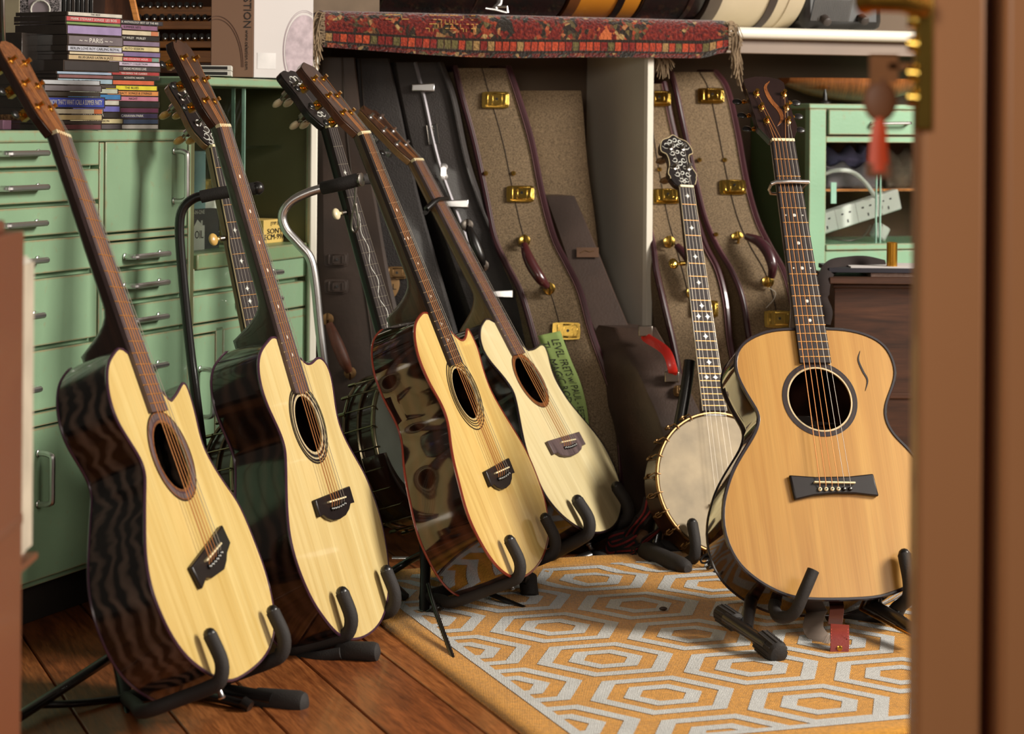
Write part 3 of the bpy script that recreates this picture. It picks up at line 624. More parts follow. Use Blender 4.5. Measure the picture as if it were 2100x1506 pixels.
# ================================================================ green cabinets
TH = math.radians(21.9)
E1 = Vector((math.sin(TH), math.cos(TH), 0)); NN = Vector((math.cos(TH), -math.sin(TH), 0))
FO = W(190, 1178, 3.9); FO.z = 0
CR = Matrix((E1, NN, Vector((0, 0, 1)))).transposed()
def fp(px, py, out=0.0):
    d = W(px, py, 1.0) - Vector((0, 0, H)); o = FO + NN * out
    P = Vector((0, 0, H)) + d * (o.dot(NN) / d.dot(NN)); return (P - FO).dot(E1), P.z
def FP(s, out, z): return FO + E1 * s + NN * out + Vector((0, 0, z))
def fbox(m, s0, s1, o0, o1, z0, z1): return m.box(FP((s0 + s1) / 2, (o0 + o1) / 2, (z0 + z1) / 2), (abs(s1 - s0), abs(o1 - o0), abs(z1 - z0)), CR)
def green(name, base, worn=.62):
    m = N(name); v = m.coord((1, 1, 1)); c = srgb(base)
    f = m.noise(v, 6, 6); big = m.ramp(f, [(.3, sc(c, .9)), (.7, sc(c, 1.1))])
    w = m.noise(v, 38, 6, 1, .7); msk = m.ramp(w, [(.69, (0, 0, 0, 1)), (.73, (1, 1, 1, 1))])
    pass
    bv = m.n('ShaderNodeBevel'); bv.samples = 4; bv.inputs['Radius'].default_value = .0045
    gm = m.n('ShaderNodeNewGeometry'); dt_ = m.n('ShaderNodeVectorMath', operation='DOT_PRODUCT'); m.l(bv.outputs[0], dt_.inputs[0]); m.l(gm.outputs['Normal'], dt_.inputs[1])
    ed = m.ramp(m.math('ADD', dt_.outputs['Value'], m.math('MULTIPLY', m.noise(v, 60, 4), -.12)), [(.86, (1, 1, 1, 1)), (.925, (0, 0, 0, 1))])
    col = m.mix(m.math('MAXIMUM', m.math('MULTIPLY', msk, .8), m.math('MULTIPLY', ed, .85)), big, srgb((158, 98, 58)))
    m.bump(m.noise(v, 160, 3), .12, .002); return m.fin(col, .42, 0, .1)
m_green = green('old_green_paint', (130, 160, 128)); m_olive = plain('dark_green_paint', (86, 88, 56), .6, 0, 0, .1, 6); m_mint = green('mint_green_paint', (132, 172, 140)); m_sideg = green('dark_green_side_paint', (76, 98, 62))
m_edge = plain('bare_wood_edge', (168, 108, 66), .6)
def bar_handle(parent, P0, P1, out, rise=.026, r=.0052, mat=None, name='handle'):
    # bow handle from P0 to P1 standing out from the face
    d = (P1 - P0).normalized(); a, b = P0, P1
    pts = [a, a + out * rise * .55, a + out * rise * .9 + d * .003, a + out * rise + d * .009, a.lerp(b, .5) + out * rise, b + out * rise - d * .009, b + out * rise * .9 - d * .003, b + out * rise * .55, b]
    m = MB(); m.tube(cr(pts, 3), r, 8)
    for q in (P0, P1): m.lathe([(r * 1.25, 0), (r * 1.25, .002), (r, .003)], q, out, 10)
    return m.build(name, mat or m_chrome, parent, smooth=True)
s_left = fp(-260, 600)[0]; sA = fp(207, 480)[0]; sB = fp(392, 400)[0]; sC = fp(637, 400)[0]; ztop = fp(200, 267)[1]
cab = thing('drawer_cabinet', 'worn green painted cabinet with chrome-handled drawers, CDs stacked on its top', 'cabinet', Matrix.Translation(FP(0, -.2, 0)))
inv = cab.matrix_world.inverted()
def cpart(m, name, mat, parent=None, bevel=.0015):
    o = m.build(name, mat, parent or cab, bevel=bevel); o.matrix_parent_inverse = (cab.matrix_world).inverted(); return o
def attach(o, root): o.matrix_parent_inverse = root.matrix_world.inverted(); return o
cpart(fbox(MB(), s_left, sB, -.40, -.019, .075, ztop - .022), 'carcass', m_green)
cpart(fbox(MB(), s_left, sB + .002, -.41, .004, ztop - .02, ztop), 'top', m_green, bevel=.003)
cpart(fbox(MB(), s_left, sB, -.38, -.06, 0, .075), 'plinth', plain('dark_plinth', (34, 26, 20), .8))
def add_panels(root, col, mat=None):
    for kind, x0, x1, ya, yb, xr, hx, hy, vert in col:
        s0 = fp(x0, 600)[0]; s1 = fp(x1, 600)[0]; z1 = fp(xr, ya)[1]; z0 = fp(xr, yb)[1]
        p = fbox(MB(), s0 + .0015, s1 - .0015, -.0185, -.001, z0 + .0022, z1 - .0022).build(kind, mat or m_green, root, bevel=.002)
        p.matrix_parent_inverse = root.matrix_world.inverted()
        if hx is None: continue
        if vert:
            a, b = fp(hx, hy[0]), fp(hx, hy[1]); P0 = FP(a[0], 0, b[1]); P1 = FP(a[0], 0, a[1])
        else:
            zc = fp(xr, hy)[1]; a, b = fp(hx[0], 600)[0], fp(hx[1], 600)[0]; P0 = FP(a, 0, zc); P1 = FP(b, 0, zc)
        h = bar_handle(None, P0, P1, NN, .022 if not vert else .028); h.parent = p
        # p carries no transform of its own apart from the root's, which the parent inverse cancels
for xa, xb in ((203.6, 212.6), (386.5, 391.5)): cpart(fbox(MB(), fp(xa, 600)[0], fp(xb, 600)[0], -.02, -.0012, .075, ztop - .0215), 'stile', m_green, None, .001)
for xa, xb, ya, yb, xr in ((-255, 203, 269.5, 286, 100), (-255, 198, 843.5, 870.5, 100), (214, 385, 269.5, 286, 300), (214, 385, 475.5, 488.5, 300)):
    cpart(fbox(MB(), fp(xa, 600)[0], fp(xb, 600)[0], -.02, -.0012, fp(xr, yb)[1], fp(xr, ya)[1]), 'rail', m_green, None, .001)
add_panels(cab, [
    ('drawer', -255, 203, 287, 345, 100, (-8, 76), 313, False), ('drawer', -255, 203, 347, 418, 100, (-8, 76), 382, False),
    ('drawer', -255, 203, 421, 485, 100, (-10, 74), 455, False), ('drawer', -255, 203, 488, 563, 100, (-10, 76), 530, False),
    ('drawer', -255, 201, 568, 710, 100, (-12, 70), 641, False), ('drawer', -255, 200, 714, 842, 100, (-14, 64), 789, False),
    ('door', -255, 198, 872, 1186, 100, 78, (930, 1034), True),
    ('door', 215, 384, 287, 474, 300, 357, (310, 412), True),
    ('drawer', 213, 386, 490, 545, 300, (255, 327), 522, False), ('drawer', 211, 386, 549, 614, 300, (255, 326), 581, False),
    ('drawer', 209, 388, 619, 681, 300, (256, 325), 651, False), ('drawer', 207, 388, 685, 820, 300, (256, 325), 750, False), ('drawer', 206, 388, 824, 1130, 300, (256, 325), 960, False)])
zdt = fp(480, 160)[1]; zled = fp(480, 513)[1]
dr = thing('dresser_cabinet', 'taller green dresser with glass-fronted recess, boxes on top, behind the second guitar', 'cabinet', Matrix.Translation(FP((sB + sC) / 2, -.2, 0)))
def dpart(m, name, mat, bevel=.0015):
    o = m.build(name, mat, dr, bevel=bevel); o.matrix_parent_inverse = dr.matrix_world.inverted(); return o
tb = fp(480, 178)[1]
dpart(fbox(MB(), sB, sC, -.42, .004, tb, zdt), 'top', m_green, .003)
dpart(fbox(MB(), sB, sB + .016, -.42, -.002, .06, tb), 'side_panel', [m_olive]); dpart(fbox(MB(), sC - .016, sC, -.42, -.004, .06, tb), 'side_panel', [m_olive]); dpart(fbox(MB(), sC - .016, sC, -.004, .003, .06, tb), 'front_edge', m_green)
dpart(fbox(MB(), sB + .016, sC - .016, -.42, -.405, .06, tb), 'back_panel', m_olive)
dpart(fbox(MB(), sB + .016, sC - .016, -.405, .006, zled - .03, zled), 'worktop', green('worn_green_worktop', (122, 148, 110)), .003)
dpart(fbox(MB(), sB + .016, sC - .016, -.40, -.02, .06, zled - .03), 'carcass', m_green)
m_glass = N('cabinet_glass'); m_glass.b.inputs['Transmission Weight'].default_value = 1; m_glass.b.inputs['IOR'].default_value = 1.06; m_glass = m_glass.fin((.93, .97, .95, 1), .0, 0, 0, .5)
zsh = fp(480, 302)[1]
dpart(fbox(MB(), sB + .016, sC - .016, -.33, -.06, zsh - .006, zsh), 'glass_shelf', m_glass, 0)
sg0, sg1 = fp(397, 300)[0], fp(519, 300)[0]
dpart(fbox(MB(), sB + .018, sg1, -.022, -.018, zled + .002, tb - .002), 'sliding_glass', m_glass, 0)
dpart(fbox(MB(), sB + .018, fp(512, 300)[0], -.036, -.032, zled + .002, tb - .002), 'sliding_glass', m_glass, 0)
m_gedge = plain('green_glass_edge', (150, 190, 170), .15, 0, .5)
for q in (519, 512): dpart(fbox(MB(), fp(q, 300)[0] - .0012, fp(q, 300)[0] + .0012, -.024 if q == 519 else -.038, -.018 if q == 519 else -.032, zled + .002, tb - .002), 'glass_edge', m_gedge, 0)
for xa, xb, ya, yb in ((632.8, 636.8, 525, 1130), (445, 459, 680, 1120)): dpart(fbox(MB(), fp(xa, 600)[0], fp(xb, 600)[0], -.02, -.0012, fp(397, yb)[1], fp(397, ya)[1]), 'stile', m_green, .001)
dpart(fbox(MB(), fp(397, 600)[0], fp(632, 600)[0], -.02, -.0012, fp(397, 688)[1], fp(397, 669.5)[1]), 'rail', m_green, .001)
add_panels(dr, [('drawer', 397, 632, 549, 601, 397, (486, 560), 578, False), ('drawer', 397, 632, 606, 668, 397, (486, 560), 636, False),
                ('door', 397, 444, 690, 1120, 397, 410, (757, 855), True), ('door', 460, 628, 672, 1100, 460, None, None, False)])
# things in the dresser recess
def dbox(name, label, cat, px0, px1, py0, py1, off, depth, mat, bevel=.0008, group=None):
    s0, z1 = fp(px0, py0, off); s1, z0 = fp(px1, py1, off); z0 = max(z0, zled)
    o = fbox(MB(), s0, s1, off - depth, off, z0, z1).build(name, mat, bevel=bevel); return tag(o, label, cat, group), (s0, s1, z0, z1)
m_card = plain('dark_card', (56, 54, 54), .6); m_lblue = plain('pale_blue_card', (150, 178, 178), .6); m_paper = plain('white_paper', (208, 204, 194), .7, 0, 0, .05)
m_txtb = plain('black_ink', (24, 20, 18), .7); m_txtw = plain('white_ink', (214, 208, 196), .7)
oil, e = dbox('oil_box', 'dark box lettered OIL with a white bottle picture, in the glazed recess', 'box', 386, 452, 432, 519, -.06, .09, m_card)
Mo = Matrix.Translation(FP(e[0] + .045, -.0585, (e[2] + e[3]) / 2 - .014)) @ Matrix((E1, Vector((0, 0, 1)), NN)).transposed().to_4x4()
bt = MB().prism([(-.03, -.03), (.02, -.03), (.02, .022), (.012, .022), (.012, .032), (.006, .032), (.006, .026), (-.008, .034), (-.02, .022), (-.03, .016)], 0, .0006).build('bottle_picture', m_paper, oil); bt.matrix_world = Mo
tx = text('lettering', 'OIL', .022, m_txtb, Mo @ Matrix.Translation((-.002, .004, .0009)), None); tx.parent = oil
tx = text('lettering', '3-IN-ONE', .011, m_txtw, Mo @ Matrix.Translation((-.004, .048, .0007)), None); tx.parent = oil
tag(dbox('card_pack', 'pale blue card standing in the dresser recess behind the second guitar neck', 'card', 478, 508, 440, 517, -.08, .004, m_lblue)[0], None, None)
tag(dbox('catalogue', 'tall teal and white booklets upright behind the sliding glass', 'booklet', 399, 424, 310, 428, -.07, .14, plain('teal_booklet', (120, 150, 150), .6))[0], None, None)
tag(dbox('paper_stack', 'loose pale papers lying flat behind the glass above the dark box', 'paper', 400, 460, 405, 430, -.08, .12, m_paper)[0], None, None)
m_yel = plain('yellow_cardboard', (206, 174, 96), .65, 0, 0, .08)
sony, e = dbox('microphone_box', 'small yellow cardboard box with bold black lettering on the dresser worktop', 'box', 541, 581, 452, 507, -.05, .10, m_yel)
Ms = Matrix.Translation(FP((e[0] + e[1]) / 2, -.0495, (e[2] + e[3]) / 2)) @ Matrix((E1, Vector((0, 0, 1)), NN)).transposed().to_4x4()
wS = e[1] - e[0]
for b_, sz, dy, sx in (('SONY', .015, .000, 1.7), ('ECM-99A', .016, -.012, 1.45), ('[TYP 2]', .009, .016, 1.3)):
    tx = text('lettering', b_, sz, m_txtb, Ms @ Matrix.Translation((.004, dy, .0006)), None, sx=sx); tx.parent = sony
tin = MB().lathe([(.030, 0), (.030, .010), (.029, .011)], FP(fp(540, 300, -.15)[0], -.15, zsh + .001), (0, 0, 1), 24)
tin.mat(1).lathe([(.032, .010), (.032, .017), (.030, .019)], FP(fp(540, 300, -.15)[0], -.15, zsh + .001), (0, 0, 1), 24)
tag(tin.build('tin', [m_cream, plain('orange_lid', (206, 116, 34), .3, 0, .3)], smooth=True), 'small round tin with orange lid on the glass shelf', 'tin')

# ================================================================ shelf unit
zs1 = sp(1600, 57)[1]; zs0 = zs1 - .058
shelf = thing('shelf_unit', 'long white painted shelf on upright partitions, rug folded over its front edge', 'shelf', Matrix.Translation(SP(0, .15, 0)))
def spart(m, name, mat=None, bevel=.002):
    o = m.build(name, mat or m_white, shelf, bevel=bevel); o.matrix_parent_inverse = shelf.matrix_world.inverted(); return o
k0 = sp(652, 300)[0]; k1 = 1.35
prof = [(.34, zs1), (.014, zs1), (.006, zs1 - .002), (.001, zs1 - .007), (0, zs1 - .013), (.001, zs1 - .019), (.006, zs1 - .024), (.014, zs1 - .026), (.34, zs1 - .026)]
spart(ubox(MB(), k0 - .004, k1, .030, .050, zs0, zs1 - .0265), 'fascia', plain('shaded_white_paint', (122, 104, 90), .5, 0, 0, .08, 8), .002)  # set-back strip for the shaded lower shelf front, shade painted into its white
m = MB(); n = len(prof); m.v = [tuple(SP(k0 - .02, v, z)) for v, z in prof] + [tuple(SP(k1, v, z)) for v, z in prof]
m.f = [(i, i + n, (i + 1) % n + n, (i + 1) % n) for i in range(n)] + [tuple(range(n)), tuple(range(n, 2 * n))[::-1]]; m.mi = [0] * len(m.f)
o = spart(m, 'shelf_board', None, 0); o.data.polygons.foreach_set('use_smooth', [True] * len(o.data.polygons)); o.data.set_sharp_from_angle(angle=math.radians(50))
pk0, pk1 = sp(1324, 400)[0], sp(1342, 400)[0]
m = MB(); q = [(pk0, .34), (pk0, .012), (pk0 + .004, .002), (pk1 - .004, 0), (pk1, .010), (pk1, .34)]
m.v = [tuple(SP(k, v, 0)) for k, v in q] + [tuple(SP(k, v, zs1 - .0265)) for k, v in q]; n = len(q)
m.f = [(i, (i + 1) % n, (i + 1) % n + n, i + n) for i in range(n)] + [tuple(range(n))[::-1], tuple(range(n, 2 * n))]; m.mi = [0] * len(m.f)
spart(m, 'partition', None, .0)
spart(ubox(MB(), k0 - .016, k0, .0, .34, 0, zs1 - .0265), 'side_panel', None, .003)

# ================================================================ rug with hexagons
RA = math.radians(160.6); A1 = Vector((math.sin(RA), math.cos(RA))); A2 = Vector((math.sin(RA - math.pi / 2), math.cos(RA - math.pi / 2)))  # towards camera, to the right
if A2.x < 0: A2 = -A2
def fabric(name, c, k=.14):
    m = N(name); v = m.coord((1, 1, 1)); f = m.noise(v, 190, 3); g = m.noise(v, 7, 4)
    wv = m.n('ShaderNodeTexWave'); wv.inputs['Scale'].default_value = 130; wv.inputs['Distortion'].default_value = 2; m.l(v, wv.inputs['Vector'])
    col = m.mix(1.0, m.ramp(f, [(.35, sc(srgb(c), 1 - k * 1.6)), (.65, sc(srgb(c), 1 + k))]), m.ramp(g, [(.3, (.88, .87, .86, 1)), (.7, (1.04, 1.04, 1.04, 1))]), 'MULTIPLY')
    m.bump(m.math('ADD', f, wv.outputs['Fac']), .6, .003); return m.fin(col, .95, 0, 0, .2, .3)
m_or = fabric('orange_weave', (216, 150, 48)); m_wv = fabric('white_weave', (206, 206, 204), .08)
rug = thing('hexagon_rug', 'flat-woven orange rug with white nested hexagons under the right-hand guitar', 'rug', Matrix.Translation((.5, 3.6, 0)))
c0 = Vector((.2321, 3.9836)); Dh = .2329; LA = math.radians(160.74); h1 = Vector((math.sin(LA), math.cos(LA))) * Dh; h2 = Vector((math.sin(LA + math.pi / 3), math.cos(LA + math.pi / 3))) * Dh
pL = Vector((.0166, 3.1674)); pB = Vector((.4166, 3.1831))
xL = pL.dot(A2); yB = pB.dot(A1) + .058; yT = Vector((.05, 4.36)).dot(A1); xR = xL + 1.9
def to3(p, z): return (p.x, p.y, z)
def rect(x0, x1, y0, y1, z): return [to3(A2 * x + A1 * y, z) for x, y in ((x0, y0), (x1, y0), (x1, y1), (x0, y1))]
# base with gentle wrinkles towards its far edge
m = MB(); nx, ny = 60, 50; vs = []
def wr(x, y):
    t = (y - yT) / (yB - yT); amp = .0035 * math.exp(-t * 7)
    return .0035 + amp * (1 + math.sin((y - yT) * 70 + math.sin(x * 5) * 1.5)) 
for j in range(ny + 1):
    for i in range(nx + 1):
        x = xL + (xR - xL) * i / nx; tt = j / ny; y = yT + (yB - yT) * tt ** 1.4
        p = A2 * x + A1 * y; vs.append((p.x, p.y, wr(x, y)))
fs = [((j + 1) * (nx + 1) + i, (j + 1) * (nx + 1) + i + 1, j * (nx + 1) + i + 1, j * (nx + 1) + i) for j in range(ny) for i in range(nx)]
base = m.add(vs, fs).build('rug_base', m_or, rug, smooth=True); attach(base, rug); base.modifiers.new('solid', 'SOLIDIFY').thickness = .004; base.modifiers['solid'].offset = -1
def clip(poly, f):
    out = []
    for i in range(len(poly)):
        a, b = poly[i], poly[(i + 1) % len(poly)]; fa, fb = f(a), f(b)
        if fa >= 0: out.append(a)
        if (fa >= 0) != (fb >= 0): out.append(a + (b - a) * (fa / (fa - fb)))
    return out
bx = xL + .062; by = yB - .062; bt_ = yT + .05; bw_ = .018
m = MB()
def addpoly(poly):
    if len(poly) < 3: return
    pts = [(p.x, p.y, wr(p.dot(A2), p.dot(A1)) + .0009) for p in poly]
    a = sum(pts[i][0] * pts[(i + 1) % len(pts)][1] - pts[(i + 1) % len(pts)][0] * pts[i][1] for i in range(len(pts)))
    m.add(pts if a > 0 else pts[::-1], [tuple(range(len(pts)))])
for i in range(-10, 14):
    for j in range(-14, 14):
        c = c0 + h1 * i + h2 * j
        if c.dot(A2) < xL - .15 or c.dot(A2) > xR + .15 or c.dot(A1) < yT - .15 or c.dot(A1) > yB + .15: continue
        for a_o, a_i in ((.1015, .079), (.0555, .0325)):
            for k in range(6):
                def vert(ap, q): an = LA + math.radians(30 + 60 * q); return c + Vector((math.sin(an), math.cos(an))) * (ap / math.cos(math.radians(30)))
                nseg = 4
                o0, o1, i1, i0 = vert(a_o, k), vert(a_o, k + 1), vert(a_i, k + 1), vert(a_i, k)
                for q in range(nseg):
                    t0, t1 = q / nseg, (q + 1) / nseg
                    poly = [o0.lerp(o1, t0), o0.lerp(o1, t1), i0.lerp(i1, t1), i0.lerp(i1, t0)]
                    for f in (lambda p: p.dot(A2) - bx - bw_ / 2, lambda p: by - bw_ / 2 - p.dot(A1), lambda p: p.dot(A1) - bt_, lambda p: xR - .06 - p.dot(A2)): poly = clip(poly, f) if poly else poly
                    addpoly(poly)
def strip(x0, x1, y0, y1, n):
    for q in range(n):
        a, b = q / n, (q + 1) / n
        if abs(x1 - x0) > abs(y1 - y0): addpoly([A2 * (x0 + (x1 - x0) * a) + A1 * y0, A2 * (x0 + (x1 - x0) * b) + A1 * y0, A2 * (x0 + (x1 - x0) * b) + A1 * y1, A2 * (x0 + (x1 - x0) * a) + A1 * y1])
        else: addpoly([A2 * x0 + A1 * (y0 + (y1 - y0) * a), A2 * x1 + A1 * (y0 + (y1 - y0) * a), A2 * x1 + A1 * (y0 + (y1 - y0) * b), A2 * x0 + A1 * (y0 + (y1 - y0) * b)])
strip(bx, bx + bw_, bt_, by, 60); strip(bx, xR - .02, by - bw_, by, 40)
attach(m.build('white_hexagons', m_wv, rug, smooth=True), rug)
# ================================================================ instrument cases
m_tweed = N('tan_tweed'); v = m_tweed.coord((1, 1, 1)); f = m_tweed.noise(v, 420, 2); g = m_tweed.noise(v, 5, 4)
_c = m_tweed.mix(1.0, m_tweed.ramp(f, [(.35, srgb((90, 74, 54))), (.65, srgb((138, 116, 88)))]), m_tweed.ramp(g, [(.3, (.85,) * 3 + (1,)), (.7, (1.05,) * 3 + (1,))]), 'MULTIPLY')
m_tweed.bump(f, .35, .002); m_tweed = m_tweed.fin(_c, .85)
m_burg = plain('burgundy_vinyl_binding', (58, 26, 33), .34, 0, .4, .15, 20)
m_tolex = N('black_grained_vinyl'); v = m_tolex.coord((1, 1, 1)); vo = m_tolex.n('ShaderNodeTexVoronoi'); vo.inputs['Scale'].default_value = 330; m_tolex.l(v, vo.inputs['Vector'])
m_tolex.bump(vo.outputs['Distance'], .35, .002); m_tolex = m_tolex.fin(m_tolex.ramp(m_tolex.noise(v, 8, 3), [(.3, srgb((34, 29, 28))), (.7, srgb((50, 44, 42)))]), .68, 0, .1)
m_oldbrn = plain('worn_brown_black_case', (52, 38, 30), .6, 0, 0, .3, 9, .2, 90); m_dkcase = plain('dark_brown_leatherette', (58, 42, 34), .55, 0, 0, .2, 12, .2, 200)
m_seam = plain('dark_seam', (44, 32, 22), .8); m_stitch = plain('pale_stitching', (120, 84, 84), .7)
m_alu = plain('aluminium_trim', (126, 122, 126), .55, .8, 0, .08)
def resample(st, n=26):
    P = [Vector((a, b, c)) for a, b, c, _ in st]; Z = [s[3] for s in st]
    cur = cr(P, 5); zz = cr([(z, 0, 0) for z in Z], 5); return [(p.x, p.y, p.z, q.x) for p, q in zip(cur, zz)]
def case(name, label, st, depth, shell, binding=None, seam=None, bulge=.006, back=None, cat='case', seamm=None, br=.0075, cap=True):
    """instrument case leaning on the wall: stations (left px, right px, row px, distance)"""
    R_ = resample(st); bk = (V * depth) if back is None else back
    PL = [W(a, y, z) for a, b, y, z in R_]; PR = [W(b, y, z) for a, b, y, z in R_]
    for P in PL + PR: P.z = max(P.z, .005)
    o0 = (PL[-1] + PR[-1]) / 2; root = thing(name, label, cat, Matrix.Translation((o0.x, o0.y, 0)))
    inv = root.matrix_world.inverted()
    m = MB(); rows = []
    for a, b in zip(PL, PR):
        c = (a + b) / 2; out = Vector((c.x, c.y, 0)).normalized() * -bulge
        rows.append([a + bk, a + bk * .04, a + (b - a) * .06 + out * .5, a + (b - a) * .5 + out, a + (b - a) * .94 + out * .5, b + bk * .04, b + bk])
    n = 7
    for r in rows: m.v += [tuple(p) for p in r]
    for i in range(len(rows) - 1):
        for j in range(n): m.f.append((i * n + j, (i + 1) * n + j, (i + 1) * n + (j + 1) % n, i * n + (j + 1) % n)); m.mi.append(0)
    m.f.append(tuple(range(n))); m.mi.append(0); m.f.append(tuple((len(rows) - 1) * n + j for j in range(n))[::-1]); m.mi.append(0)
    sh = m.build('shell', shell, root, smooth=35); sh.matrix_parent_inverse = inv
    if binding:
        loop = [a + bk * .02 for a in PL][::-1] + [a + bk * .02 for a in PR]
        for pts in ([PL[0] + bk * .6, PL[0] + bk * .2] + PL, [PR[0] + bk * .6, PR[0] + bk * .2] + PR):
            o = MB().tube(pts, br, 8).build('binding', binding, root, smooth=True); o.matrix_parent_inverse = inv
            sg = -1 if pts[2] is PL[0] else 1
            fl = Vector((0, -1, 0)) * br * .9 
            o = MB().tube([p + fl + Vector((-sg * br * .7, 0, 0)) for p in pts[2:]], .0009, 4).build('stitching', m_stitch, root); o.matrix_parent_inverse = inv
    if seam is not None:
        pts = []
        for r in rows:
            a, b = r[2], r[4]; pts.append(r[2].lerp(r[4], seam[0]) + (r[3] - (r[2] + r[4]) / 2) * 1.0)
        o = MB().tube(pts, seam[1], 6).build('seam', seamm or m_seam, root, smooth=True); o.matrix_parent_inverse = inv
    root['dummy'] = 0; del root['dummy']
    return root, PL, PR, R_
def on_case(PL, PR, R_, px, py):
    """point and frame on the case front under a pixel"""
    i = min(range(len(R_)), key=lambda k: abs(R_[k][2] - py)); i0, i1 = max(i - 1, 0), min(i + 1, len(R_) - 1)
    t = (px - R_[i][0]) / (R_[i][1] - R_[i][0]); up = ((PL[i0] + PR[i0]) - (PL[i1] + PR[i1])).normalized(); x = (PR[i] - PL[i]).normalized()
    M = frame(PL[i].lerp(PR[i], t), x, up); c = M.to_3x3() @ Vector((0, 0, 1))
    if c.y > 0: M = frame(PL[i].lerp(PR[i], t), x, -up)
    return M @ Matrix.Translation((0, 0, .007))
def latch(root, M, w=.058, h=.036, mat=None, open_=False):
    mat = mat or m_brass; m = MB()
    out = [(p.x, p.y) for p in cr([(-w / 2, -h / 2 + .006), (-w / 2, h / 2 - .006), (-w / 2 + .006, h / 2), (w / 2 - .006, h / 2), (w / 2, h / 2 - .006), (w / 2, -h / 2 + .006), (w / 2 - .006, -h / 2), (-w / 2 + .006, -h / 2)], 2, True)]
    m.prism(out, 0, .003, M); m.prism([(x * .82 + .002, y * .78) for x, y in out], .003, .0075, M)
    m.prism([(x * .55 + .008, y * .62) for x, y in out], .0075, .0105, M)
    p = MB(); p.v, p.f, p.mi = m.v, m.f, m.mi
    p.tube([M @ Vector((-w * .30, -h * .34, .008)), M @ Vector((-w * .30, h * .34, .008))], .0026, 8)
    p.tube([M @ Vector((-w * .12, h * .36, .0095)), M @ Vector((w * .36, h * .36, .0095)), M @ Vector((w * .40, 0, .0095)), M @ Vector((w * .36, -h * .36, .0095)), M @ Vector((-w * .12, -h * .36, .0095))], .0016, 6)
    for a in (-.01, .010): p.box(M @ Vector((.004 + a, 0, .011)), (.0022, h * .5, .003), M.to_3x3())
    o = p.build('latch', mat, root, bevel=.0012); o.matrix_parent_inverse = root.matrix_world.inverted()
    k = MB().lathe([(.003, 0), (.003, .003)], M @ Vector((.003, 0, .0105)), M.to_3x3() @ Vector((0, 0, 1)), 10).build('keyhole', m_black, o); return o
def case_handle(root, A, B, out, mat, hard=None, r=.011, rise=.038, side=Vector((0, 0, 0))):
    d = B - A; pts = [A, A + d * .08 + out * rise * .7 + side * .5, A + d * .3 + out * rise + side, A + d * .55 + out * rise * 1.05 + side * 1.1, A + d * .8 + out * rise + side * .8, A + d * .95 + out * rise * .6 + side * .3, B]
    c = cr(pts[1:-1], 5); n = len(c)
    o = MB().tube(c, [r * (.62 + .38 * math.sin(math.pi * i / (n - 1))) for i in range(n)], 10).build('handle', mat, root, smooth=True); o.matrix_parent_inverse = root.matrix_world.inverted()
    for P, Q in ((A, pts[1]), (B, pts[-2])):
        h = MB(); h.lathe([(.013, 0), (.013, .003), (.009, .004)], P, out, 14); h.tube([P + out * .012 + Vector((0, 0, .012)), P + out * .024, P + out * .012 - Vector((0, 0, .012))], .003, 8); h.tube([P, P + out * .018], .005, 8)
        h = h.build('handle_mount', hard or m_brass, root, smooth=True); h.matrix_parent_inverse = root.matrix_world.inverted()
def stud(root, M, mat=None, r=.0055):
    o = MB().lathe([(r, 0), (r, .001), (r * .6, .004)], M @ Vector((0, 0, 0)), M.to_3x3() @ Vector((0, 0, 1)), 12).build('rivet', mat or m_brass, root, smooth=True); o.matrix_parent_inverse = root.matrix_world.inverted()
OUTV = Vector((.05, -1, .05)).normalized()
# old dark case at the far left under the shelf
k3 = case('old_case', 'old brown-black instrument case with worn leather handle at the left end under the shelf', [(657, 730, 118, 4.8), (656, 745, 260, 4.79), (656, 775, 420, 4.77), (656, 800, 560, 4.76), (660, 830, 700, 4.75), (664, 850, 860, 4.74), (680, 880, 1000, 4.74), (690, 890, 1085, 4.74)], 0.15, m_oldbrn, None, (.62, .002))
case_handle(k3[0], W(672, 655, 4.745), W(718, 765, 4.735), OUTV, plain('worn_leather', (92, 52, 36), .5, 0, 0, .3, 60), m_antq, .013, .03)
for q in (520, 590): latch(k3[0], on_case(*k3[1:], 690, q), .05, .03, m_oldbrn)
# second black case
k2 = case('black_case', 'black grained case with oval tan badge seen behind the black banjo neck', [(728, 800, 120, 4.86), (735, 826, 240, 4.85), (752, 860, 400, 4.83), (772, 905, 560, 4.81), (790, 945, 700, 4.8), (815, 975, 850, 4.79), (850, 1010, 1000, 4.78), (880, 1030, 1085, 4.78)], 0.13, m_tolex, None, (.1, .0016))
latch(k2[0], on_case(*k2[1:], 812, 553), .05, .026, m_antq)
Mb = on_case(*k2[1:], 804, 598)
b_ = MB().lathe([(.0155, 0), (.0155, .002), (.012, .003)], Mb @ Vector((0, 0, 0)), Mb.to_3x3() @ Vector((0, 0, 1)), 28, 1.7, Mb.to_3x3() @ Vector((.3, 1, 0))).build('badge', plain('tan_badge', (142, 108, 66), .5), k2[0], smooth=True); b_.matrix_parent_inverse = k2[0].matrix_world.inverted()
t_ = text('badge_letters', 'RL', .018, m_seam, Mb @ Matrix.Translation((0, 0, .0032)), None); t_.parent = b_
